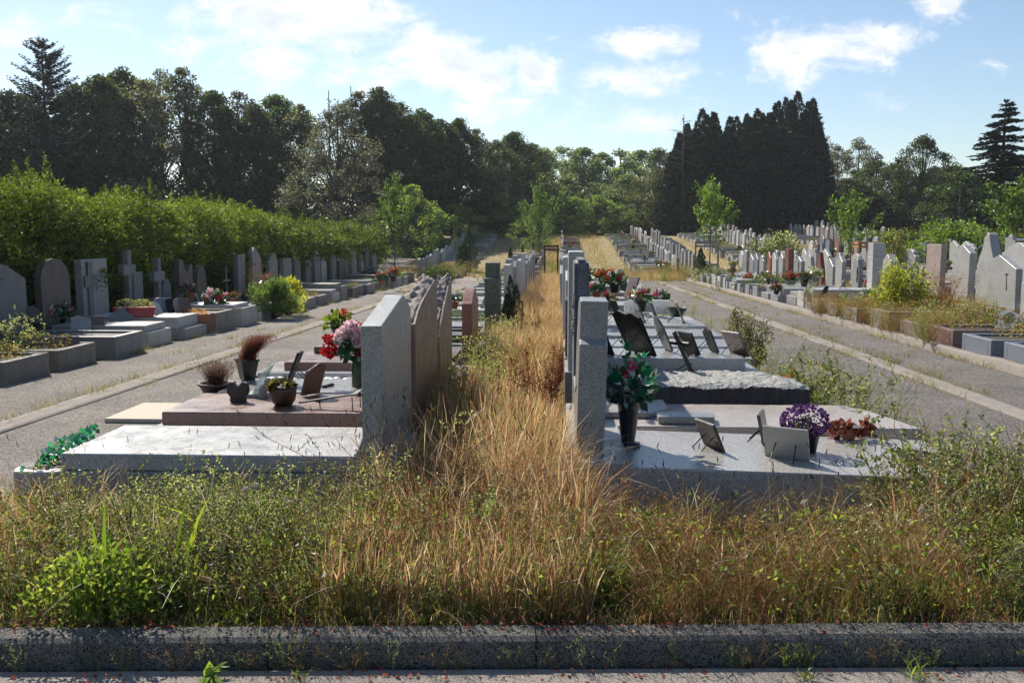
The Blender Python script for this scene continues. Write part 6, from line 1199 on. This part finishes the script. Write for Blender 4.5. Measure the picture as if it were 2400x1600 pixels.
    for xa, n, y0, y1 in ((-5.3, 3400, 5.5, 46), (-4.93, 700, 6, 46), (4.42, 2000, 6, 46), (4.8, 2200, 6, 46), (5.85, 3400, 11, 46), (2.6, 2200, 6.5, 46), (-6.55, 1800, 12, 46), (-3.1, 1200, 7, 46), (5.3, 700, 9, 46), (3.6, 500, 9, 46), (-5.9, 600, 9, 46)):
        cl = r.uniform(y0, y1, max(4, n // 45)); y = cl[r.integers(0, len(cl), n)] + r.normal(0, .22, n); y = np.clip(y, y0, y1); x = xa + r.normal(0, .06, n); fine_grass(a, x, y, r.uniform(.04, .17, n), [(.20, .22, .06), (.28, .27, .09), (.36, .29, .14), (.13, .16, .045)], .005, .6, .15, 2, r=r, base=gv(y))
    for xa, xb, n, y0, y1, hh in ((-5.4, -1.9, 9000, 50.5, 88, .10), (1.2, 4.0, 9000, 47, 88, .10), (8.0, 10.2, 4000, 48, 80, .18), (8.45, 9.3, 9000, 17, 46, .5), (-9.2, -7.2, 3000, 46, 56, .45), (3.8, 6.0, 3500, 46.5, 53, .4), (-.9, .1, 4000, 47, 80, .5), (-1.2, 3, 3000, 60, 90, .5)):
        x, y = scatter_xy(n, xa, xb, y0, y1, r); fine_grass(a, x, y, hh * r.uniform(.5, 1.2, n), [(.30, .25, .09), (.40, .31, .16), (.20, .21, .06), (.48, .37, .22)], .014, .5, .2, 2, r=r, base=GV(x, y))
    tag(put('path_grass', a.mesh('straw')), 'short yellowish grass tufts along the paths and lanes', 'grass', kind='stuff')
    # fallen leaves
    a = Acc(); n = 700; cx_ = r.uniform(-3, 3, 46); x = cx_[r.integers(0, 46, n)] + r.normal(0, .07, n); y = np.where(r.random(n) < .6, 4.000 + .059 * x + r.normal(0, .05, n), 3.770 + .059 * x + r.normal(0, .06, n)); z = np.where(y > 3.870 + .059 * x, .128, .014); k = r.random(n) < np.where(x > .3, .45, 1)
    leaves(a, np.stack([x, y, z + .004], 1)[k], (r.normal(0, 1, (n, 3)) * (1, 1, .25))[k], .020, .017, pal(int(k.sum()), [(.30, .05, .035), (.36, .11, .06), (.18, .05, .035), (.42, .22, .13)], .2, r), .3, r)
    tag(put('fallen_leaves', a.mesh('petals')), 'crumpled red and rusty fallen leaves along the kerb and gutter', 'fallen leaves', kind='stuff')
front()
def reed(e, seed, n, h, w, spread, cols, segs=6, mat='leaves', base=.05, droop=.9):
    r = np.random.default_rng(seed); a = Acc(); P = np.stack([r.normal(0, base, n), r.normal(0, base, n), np.zeros(n)], 1); c = pal(n, cols, .12, r)
    H = h * r.uniform(.55, 1.05, n); ln = r.normal(0, spread, (n, 2)); S = rsphere(n, r); S[:, 2] = 0; S = unit(S); rows = []
    for i in range(segs + 1):
        t = i / segs; q = P + np.stack([ln[:, 0] * t ** 1.8 * H, ln[:, 1] * t ** 1.8 * H, H * (t - droop * .5 * t ** 3 * np.linalg.norm(ln, axis=1))], 1); ww = w * (math.sin(math.pi * (.12 + .86 * t)) ** .8) * np.ones((n, 1)); rows.append(np.stack([q - S * ww * .5, q + S * ww * .5], 1))
    V = np.stack(rows, 1).reshape(-1, 3); k = 2 * (segs + 1); f = np.array([[2 * i, 2 * i + 1, 2 * i + 3, 2 * i + 2] for i in range(segs)]); F = (f[None] + (np.arange(n) * k)[:, None, None]).reshape(-1, 4); a.add(V, F, np.repeat(c, k, 0))
    return put('leaves', a.mesh(mat), e)
def plants():
    BR = [(.17, .27, .045), (.22, .33, .06), (.12, .20, .04)]
    p = atz(215, 1452, .09); e = empty('reed_plant', p, 0, 'tall broad bladed bright green grass plant near the left end of the kerb', 'plant'); reed(e, 4, 14, .50, .019, .22, BR); put('side_shoots', tuft_mesh(300, .36, .42, .30, GRN, 900, .026), e)
    p = atz(300, 1440, .09); e = empty('reed_plant', p, 0, 'second broad bladed green grass plant just right of the tallest one', 'plant'); reed(e, 9, 14, .42, .018, .4, BR); put('side_shoots', tuft_mesh(301, .36, .45, .26, GRN, 800, .026), e)
    p = atz(410, 1395, .09); e = empty('reed_plant', p, 0, 'yellow green pointed leaves rising among the grey weeds', 'plant'); reed(e, 12, 10, .52, .015, .3, [(.26, .32, .05), (.2, .28, .05)])
    p = atz(455, 1330, .09); e = empty('reed_plant', p, 0, 'pair of long yellow green spears leaning left above the weeds', 'plant'); reed(e, 13, 9, .55, .016, .45, [(.30, .34, .06), (.24, .30, .06)])
    p = atz(1415, 1405, .09); e = empty('grass_tuft', p, 0, 'dense fresh green grass tuft in the middle of the dry grass', 'plant'); reed(e, 20, 240, .27, .006, .42, [(.12, .18, .04), (.17, .23, .06)], 4, base=.05)
    p = atz(1085, 1435, .09); e = empty('grass_tuft', p, 0, 'low spreading bright green tuft at the kerb below the alley', 'plant'); reed(e, 21, 60, .11, .009, .7, [(.15, .22, .05), (.2, .26, .07)], 4, base=.04)
    p = atz(2110, 1425, .09); e = empty('grass_tuft', p, 0, 'lush dark green tuft at the kerb on the right', 'plant'); reed(e, 22, 170, .20, .009, .42, [(.07, .13, .035), (.10, .16, .05)], 4, base=.08)
    p = atz(1760, 1370, .09); e = empty('leafy_weed', p, 0, 'clump of dark green broad leaves among the straw on the right', 'plant'); reed(e, 23, 90, .17, .018, .55, [(.06, .11, .035), (.10, .16, .05)], 5, base=.14)
    p = atz(490, 1592, .01); e = empty('leafy_weed', p, 0, 'small bright green leaf rosette growing in the gutter', 'plant'); reed(e, 24, 14, .085, .03, .8, [(.14, .22, .05), (.18, .26, .07)], 5, base=.012)
    for i, (px, lb) in enumerate(((1075 + 815, 'yellow green sprout in the right half of the gutter'), (2150, 'small grass sprout at the gutter near the right edge'), (700, 'thin sprout in the gutter below the bright rosette'))): e = empty('sprout', atz(px, 1592, .01), 0, lb, 'plant'); reed(e, 25 + i, 22, .07 + .05 * (i == 1), .005, .8, [(.2, .24, .06), (.12, .17, .05)], 4, base=.015)
    # dock spikes
    a0 = []
    for sd in (1, 2):
        r = np.random.default_rng(sd); a = Acc()
        for s in range(7):
            ln = r.normal(0, .16, 2); H = r.uniform(.55, 1); q = np.array((ln[0] * H, ln[1] * H, H)); stick(a, (0, 0, 0), q, .004, .002, (.16, .05, .03)); n = 90; t = r.uniform(.42, 1, (n, 1)); leaves(a, q * t + r.normal(0, .012, (n, 3)), rsphere(n, r), .016, .014, pal(n, [(.17, .04, .025), (.25, .07, .04), (.10, .03, .02)], .2, r), .2, r)
            for k in range(3): t = r.uniform(.4, .75); b = q * t; c = b + unit(r.normal(size=3) * (1, 1, .1) + (0, 0, .9)) * .16; stick(a, b, c, .002, .001, (.16, .05, .03)); leaves(a, b + (c - b) * r.random((26, 1)), rsphere(26, r), .014, .012, pal(26, [(.17, .04, .025), (.25, .07, .04)], .2, r), .2, r)
        a0.append(a.mesh('petals'))
    for i, (px, Y, h) in enumerate(((1168, 7.6, .80), (1195, 8.5, .82), (1232, 8.1, .70), (1250, 9.3, .80), (1290, 9.0, .82), (1305, 9.8, .78), (1210, 14, .7), (1262, 17, .65), (868, 5.0, .36), (852, 5.05, .34), (1110, 6.9, .72))):
        x = (px - 1310) / 2300 * Y; e = put('dock_plant', a0[i % 2], None, (x, Y, float(bedz(np.array([x]), np.array([Y]))[0])), (0, 0, i * 1.3), (h * 1.15, h * 1.15, h)); tag(e, 'dark red dried dock spikes standing in the alley grass' if i not in (8, 9) else 'short dark red dock spikes among the weeds before the slab', 'plant', 'dried dock plants in the grass')
    # white seed heads
    r = np.random.default_rng(3); a = Acc(); n = 90; d = rsphere(n, r); 
    for q in d: stick(a, q * .004, q * .019, .0006, .0014, (.75, .74, .7), 3)
    hm = a.mesh('petals'); a = Acc(); stick(a, (0, 0, -1), (0, 0, -.01), .0016, .0012, (.2, .22, .1), 4); sm_ = a.mesh('leaves')
    for px, py, Y in ((575, 1147, 5.1), (600, 1138, 5.1), (672, 1170, 5.0), (690, 1172, 5.0), (272, 1183, 5.0), (134, 1158, 5.0), (1325, 1387, 4.4), (1885, 1178, 5.3), (1830, 850, 8.8), (1795, 700 + 160, 9.0), (2080, 1105, 5.2), (2275, 1090, 5.3), (2160, 1195, 5.0), (590, 1270, 4.7)):
        q = aty(px, py, Y); e = empty('seed_head', q, 0, 'fluffy white round seed head on a thin stalk among the weeds', 'seed head', 'white fluffy seed heads'); put('fluff', hm, e); put('stalk', sm_, e, scale=(1, 1, max(.05, q[2] - .03)))
    # taller weeds and shrubs
    big = [weed_arch(s, .8, 12, 46, .035, c, .34, twigs=6) for s, c in ((31, GREY), (32, GREY + GRN[:1]), (33, [(.10, .13, .05), (.13, .15, .07)]))]; sp = [qmesh(*b, 'leaves') for b in big]
    thin = qmesh(*weed_arch(35, .9, 9, 9, .022, GREY, .5, twigs=7), 'leaves'); rusty = qmesh(*weed_arch(36, .6, 14, 60, .022, [(.30, .10, .05), (.22, .08, .04), (.36, .16, .08)], .12, twigs=8), 'leaves')
    for me, x, y, s, lb in ((sp[0], 2.15, 5.72, .85, 'big grey green thistly weed covering the foot of the nearest right slab'), (sp[1], 2.62, 5.45, .95, 'bushy green weed at the right edge in front of the path'), (sp[0], 2.45, 5.0, .8, 'grey green weed before the right end of the slab'), (sp[2], 2.95, 5.6, .95, 'dark green weed at the outermost right of the strip'), (sp[1], 1.85, 5.35, .45, 'low grey green weed leaning on the right slab'),
        (sp[0], 2.42, 8.3, .85, 'grey green weed beside the rough hewn block'), (sp[2], 2.3, 8.9, .95, 'leafy weed behind the corner of the rough hewn block'), (thin, 2.55, 9.0, .95, 'spindly branching weed arching over the right path'), (thin, 2.2, 10.2, 1.0, 'tall spindly weed behind the rusty dock'), (rusty, 2.12, 9.35, .85, 'rust red dock standing behind the rough hewn block'), (rusty, 2.3, 9.6, .6, 'smaller rust red dock beside the taller one'), (sp[0], 2.2, 9.9, .75, 'grey green weed left of the rust red dock'), (thin, 1.1, 11.3, .85, 'spindly weed growing between the two white polished slabs'),
        (sp[0], -.95, 7.0, .5, 'grey weed at the back of the rough topped headstones'), (sp[1], -.35, 4.9, .62, 'pale grey green thistle in the middle of the alley mouth'), (sp[0], -2.0, 5.1, .62, 'grey green weed with seed heads before the left slab'), (sp[1], -1.5, 4.8, .62, 'darker grey green weed before the left headstone'), (sp[2], -2.6, 5.0, .55, 'green weed behind the broad bladed grass'), (sp[0], -7.2, 12.6, 1.0, 'rusty branching weed with white seed heads in the near left planter')):
        o = put('tall_weed', me, None, (x, y, float(bedz(np.array([x]), np.array([y]))[0])), (0, 0, x * 7), (s, s, s)); tag(o, lb, 'plant')
    for i_, (x, y, s_) in enumerate(((2.35, 9.4, .8), (2.75, 8.6, .9), (2.5, 10.8, .9), (1.95, 12.1, .8), (2.6, 11.9, .8), (2.9, 9.7, .6))):
        o = put('spindly_weed', thin, None, (x, y, g(y)), (0, 0, i_ * 2.1), (s_, s_, s_)); tag(o, 'spindly grey branching weed with tiny buds at the feet of the right centre graves', 'plant', 'spindly weeds beside the right path')
    # draped eucalyptus garland on the foot of the first slab
    r = np.random.default_rng(8); a = Acc(); pts = [atz(100, 1092, .25), atz(150, 1050, .26), atz(195, 1030, .27), atz(222, 1010, .25)]
    for u_ in np.linspace(0, 1, 120):
        k = min(int(u_ * 3), 2); t = u_ * 3 - k; c = np.array(pts[k]) * (1 - t) + np.array(pts[k + 1]) * t; w = .045 * (1.1 - u_ * .9); q = c + r.normal(0, w, 3) * (1, 1, .5) + (0, 0, .02); leaves(a, np.tile(q, (2, 1)), r.normal(0, 1, (2, 3)) + (0, 0, .3), .04, .042, pal(2, [(.03, .22, .14), (.05, .32, .22), (.02, .12, .08)], .15, r), .15, r)
    tag(put('leaf_garland', a.mesh('silk')), 'artificial green eucalyptus garland lying on the foot of the nearest left slab', 'garland')
    # shrubs
    def sh(name, px, ty, Y, w, me, hm_, wm, lb): q = aty(px, ty, Y); return tree(name, me, q[0], Y, q[2] - g(Y), w, hm_, wm, lb, 'shrub')
    sh('variegated_shrub', 2112, 618, 20.5, .60, bush(1, 1.1, .62, 60, 95, .055, [(.30, .32, .05), (.38, .38, .08), (.16, .20, .05), (.22, .26, .05)]), 1.1, .62, 'round yellow green shrub growing on a grave right of the path')
    sh('dark_shrub', 1748, 728, 12.6, .33, bush(2, .6, .35, 40, 80, .028, [(.085, .10, .035), (.12, .12, .05), (.13, .09, .04)]), .6, .35, 'rounded olive shrub at the foot of the right centre row')
    sh('lavender_bush', 640, 668, 22.2, .55, bush(3, .8, .5, 50, 110, .09, [(.075, .12, .05), (.10, .15, .07)], spiky=.8), .8, .5, 'rounded green lavender bush on the edge of the left path')
    sh('yellow_shrub', 672, 652, 23.3, .42, bush(4, .8, .45, 40, 80, .05, [(.42, .40, .06), (.33, .34, .07), (.2, .25, .06)]), .8, .45, 'golden yellow shrub behind the lavender bush')
    sh('dry_twiggy_shrub', 600, 625, 24.2, .75, (qmesh(*weed_arch(51, 1, 60, 12, .03, [(.20, .14, .13), (.16, .13, .09)], .38, twigs=4, stemc=(.20, .15, .12)), 'leaves'), qmesh(*weed_arch(52, .4, 6, 4, .03, GREY, .3), 'leaves')), 1, .75, 'dry twiggy purple brown shrub under the hedge')
    sh('juniper', 1738, 652, 37, .95, bush(6, .7, 1.0, 60, 90, .07, [(.05, .08, .025), (.08, .10, .035)]), .7, 1.0, 'low spreading dark juniper on the graves right of the path'); sh('juniper', 1800, 650, 34.5, .9, bush(6, .7, 1.0, 60, 90, .07, [(.05, .08, .025), (.08, .10, .035)]), .7, 1.0, 'second low juniper behind the red geranium bowl')
    sh('silver_shrub', 1655, 628, 43, .6, bush(7, .8, .7, 40, 80, .06, [(.22, .24, .22), (.15, .18, .15), (.3, .31, .3)]), .8, .7, 'silvery grey shrub near the dark columnar evergreen'); sh('silver_shrub', 1690, 632, 40.5, .5, bush(8, .8, .7, 40, 80, .06, [(.20, .22, .22), (.16, .15, .17)]), .8, .7, 'grey purple shrub with a white flower head beside the silvery one')
    sh('climbing_juniper', 1196, 648, 15.6, .24, thuja(15, H=1.2, Rr=.4, n=5000, leaf=.05, cols=[(.06, .085, .04), (.09, .12, .055), (.04, .06, .03)], tips=3), 1.2, .4, 'dark straggly juniper swallowing a headstone left of the alley')
    sh('red_grasses', 2215, 638, 20.3, .75, (qmesh(*weed_arch(61, 1, 90, 16, .03, RUST + [(.30, .07, .05)], .32, twigs=2, stemc=(.36, .2, .11)), 'leaves'), qmesh(*weed_arch(62, .5, 40, 10, .03, GOLD, .4), 'leaves')), 1, .75, 'dense dry reddish grasses in front of the mountain shaped headstone')
    sh('leafy_bush', 2240, 560, 44, 2.1, bush(9, 2, 1.6, 60, 90, .13, [(.08, .13, .035), (.11, .16, .05)]), 2, 1.6, 'bright green bush in front of the low clipped hedge'); sh('dark_bush', 1025, 630, 44.5, .8, bush(10, .6, .8, 40, 60, .07, [(.05, .07, .025)]), .6, .8, 'dark low bush where the left path meets the cross path')
    sh('white_flower_bush', 1815, 568, 50, 1.4, bush(11, 1.4, 1.2, 50, 80, .1, [(.10, .14, .05), (.5, .5, .42), (.12, .15, .07)]), 1.4, 1.2, 'bush of white flowers among the farther right graves')
    sh('climbing_plant', 2095, 565, 29, .55, bush(12, 1.3, .5, 50, 70, .06, [(.16, .17, .09), (.20, .20, .13), (.10, .13, .05)]), 1.3, .5, 'pale climbing plant behind the obelisk like headstone')
    bouquet(aty(1757, 672, 36), ('red',), 'bowl', 'cream_pot', 1.6, 2, 'red geraniums in a pale yellow green bowl', n=16); bouquet(aty(1728, 684, 34.5), ('red',), 'pot', 'dark_plastic', 1.05, 1, 'small red geranium at the wall left of the pale bowl'); bouquet(aty(1820, 690, 28.2), ('red', 'orange'), 'pot', 'dark_plastic', 1.0, 0, 'red flowers in a dark pot on the path edge'); bouquet(atz(2050, 690, g(24) + .30), ('hotpink',), 'pot', 'dark_plastic', 1.6, 3, 'tall bright pink flowers beside the round yellow green shrub', n=10); bouquet(aty(1908, 670, 30), ('white',), 'cone', 'cast_stone', 1.5, 2, 'small white flowers in a grey faceted pot', leaf='leaves', green=[(.10, .15, .06), (.3, .33, .25)])
    bouquet(aty(1852, 668, 31), ('hotpink', 'red'), 'bowl', 'cast_stone', 1.5, 1, 'red flowers in a wide grey stone bowl', leaf='leaves', green=[(.08, .12, .05), (.12, .15, .07)])
    p = atz(2355, 772, g(15.5) + .32); plaque(p, -1, .34, .34, 35, 30, 'blue_granite', 'slant', 'large blue grey plaque with a dark figure standing on the rose planter', photo='black_granite')
    for i, (px, py, c) in enumerate(((1990, 722, 'slate'), (2008, 716, 'blue_granite'), (2028, 722, 'dark_granite'), (1925, 700, 'black_granite'))): plaque(atz(px, py, g(24) + .36), -1, .3, .34, 30 - 22 * i, 24, c, ['flat', 'slant', 'flat', 'arch'][i], ['slate plaque in the group before the white column', 'blue grey plaque in the group before the white column', 'dark plaque beside the pink flowers in that group', 'round topped black plaque on the slab before the white column'][i])
plants()
def stake_frame(x, y, w, h, mat, label, rz=0.0, n=3):
    e = empty('stake_frame', (x, y, G(x, y)), rz, label, 'tree stake frame')
    for i, (px, py) in enumerate(((-w / 2, -w / 2), (w / 2, -w / 2), (w / 2, w / 2), (-w / 2, w / 2))[:n + 1]):
        bm = bmesh.new(); add_lathe(bm, [(.042, -.2), (.04, h), (.03, h + .01)], 10); obj('post', bm, mat, e, loc=(px, py, 0))
    for k, (a, b) in enumerate((((-w / 2, -w / 2), (w / 2, -w / 2)), ((-w / 2, -w / 2), (-w / 2, w / 2)), ((w / 2, -w / 2), (w / 2, w / 2)))):
        for zz in (h - .10, h - .26):
            bm = bmesh.new(); Lx = abs(b[0] - a[0]); Ly = abs(b[1] - a[1]); o = -.045 if Lx > Ly else 0; cx, cy = (a[0] + b[0]) / 2, (a[1] + b[1]) / 2 + o; add_box(bm, cx - Lx / 2 - .05 if Lx else cx - .012, cx + Lx / 2 + .05 if Lx else cx + .012, cy - (Ly / 2 if Ly else .012), cy + (Ly / 2 if Ly else .012), zz, zz + .09); obj('rail', bm, mat, e)
def extras():
    q = aty(1655, 566, 47); stake_frame(q[0] + .1, 47.4, 1.05, q[2] - g(47), 'timber', 'weathered grey wooden stake frame around the young upright maple', R(-8))
    q = aty(1292, 574, 47); stake_frame(q[0] + .0, 47, .62, q[2] - g(47), 'dark_timber', 'dark wooden stake frame at the far end of the alley')
    q = aty(2030, 566, 42); stake_frame(q[0], 42, .8, q[2] - G(q[0], 42), 'orange_timber', 'orange brown wooden stake frame behind the white column')
    q = aty(2392, 558, 40); stake_frame(q[0], 40, .75, q[2] - G(q[0], 40), 'white_paint', 'pale wooden stake frame before the low clipped hedge')
    # low red roofed building
    e = empty('low_building', (38.5, 118, G(38.5, 118)), R(-8), 'low building with a long red brown roof behind the far right graves', 'building'); zt = aty(2045, 548, 118)[2] - G(38, 118); zr = aty(2045, 524, 118)[2] - G(38, 118)
    put('wall', box_mesh(-5, 5.5, -3, 3, -1, zt, 'house_wall', 0), e); bm = bmesh.new(); add_prism(bm, [(-3.8, zt - .15), (3.8, zt - .15), (.0, zr + .6)], -6.2, 6.6); obj('roof', bm, 'roof_red', e)
    for i, (px, py, Y) in enumerate(((2327, 570, 36), (2336, 562, 37.5), (2310, 567, 39))):
        x, _, zc = aty(px, py, Y); e = empty('small_cross', (x, Y, G(x, Y)), R(-10), ('pale stone cross nearest the pale stake frame', 'second pale cross beside the stake frame', 'low pale cross with a ring of flowers near the clipped hedge')[i], 'cross', 'pale crosses near the clipped hedge'); hh = zc - G(x, Y) + .2
        put('shaft', cbox(-.04, .04, -.04, .04, -.1, 1, 'weathered_stone'), e, scale=(1, 1, hh)); put('arm', cbox(-.22, .22, -.035, .035, 0, .09, 'weathered_stone'), e, (0, 0, hh * .68))
    # bracket posts between the near right headstones at the edge
    for i, (px, y) in enumerate(((2372, 17.0), (2386, 16.8))):
        x = (px - 1310) / 2300 * y; e = put('stone_post', cbox(-.05, .05, -.12, .12, -.2, 1.05, 'pale_granite'), None, (x, y, g(y))); tag(e, ('narrow upright stone slab left of its twin at the right edge', 'narrow upright stone slab right of its twin at the right edge')[i], 'stone post')
extras()
# pale air: a closed even volume round the whole place
def haze():
    m = bpy.data.materials.new('haze'); m.use_nodes = True; n = m.node_tree.nodes; n.clear(); o = n.new('ShaderNodeOutputMaterial'); v = n.new('ShaderNodeVolumePrincipled')
    v.inputs['Color'].default_value = (.86, .92, 1, 1); v.inputs['Density'].default_value = .00028; v.inputs['Anisotropy'].default_value = .3; m.node_tree.links.new(v.outputs[0], o.inputs['Volume'])
    bm = bmesh.new(); add_box(bm, -310, 310, -45, 510, -3, 32); me = bpy.data.meshes.new('haze'); bm.to_mesh(me); bm.free(); me.materials.append(m)
    tag(put('haze', me), kind='stuff')
haze()
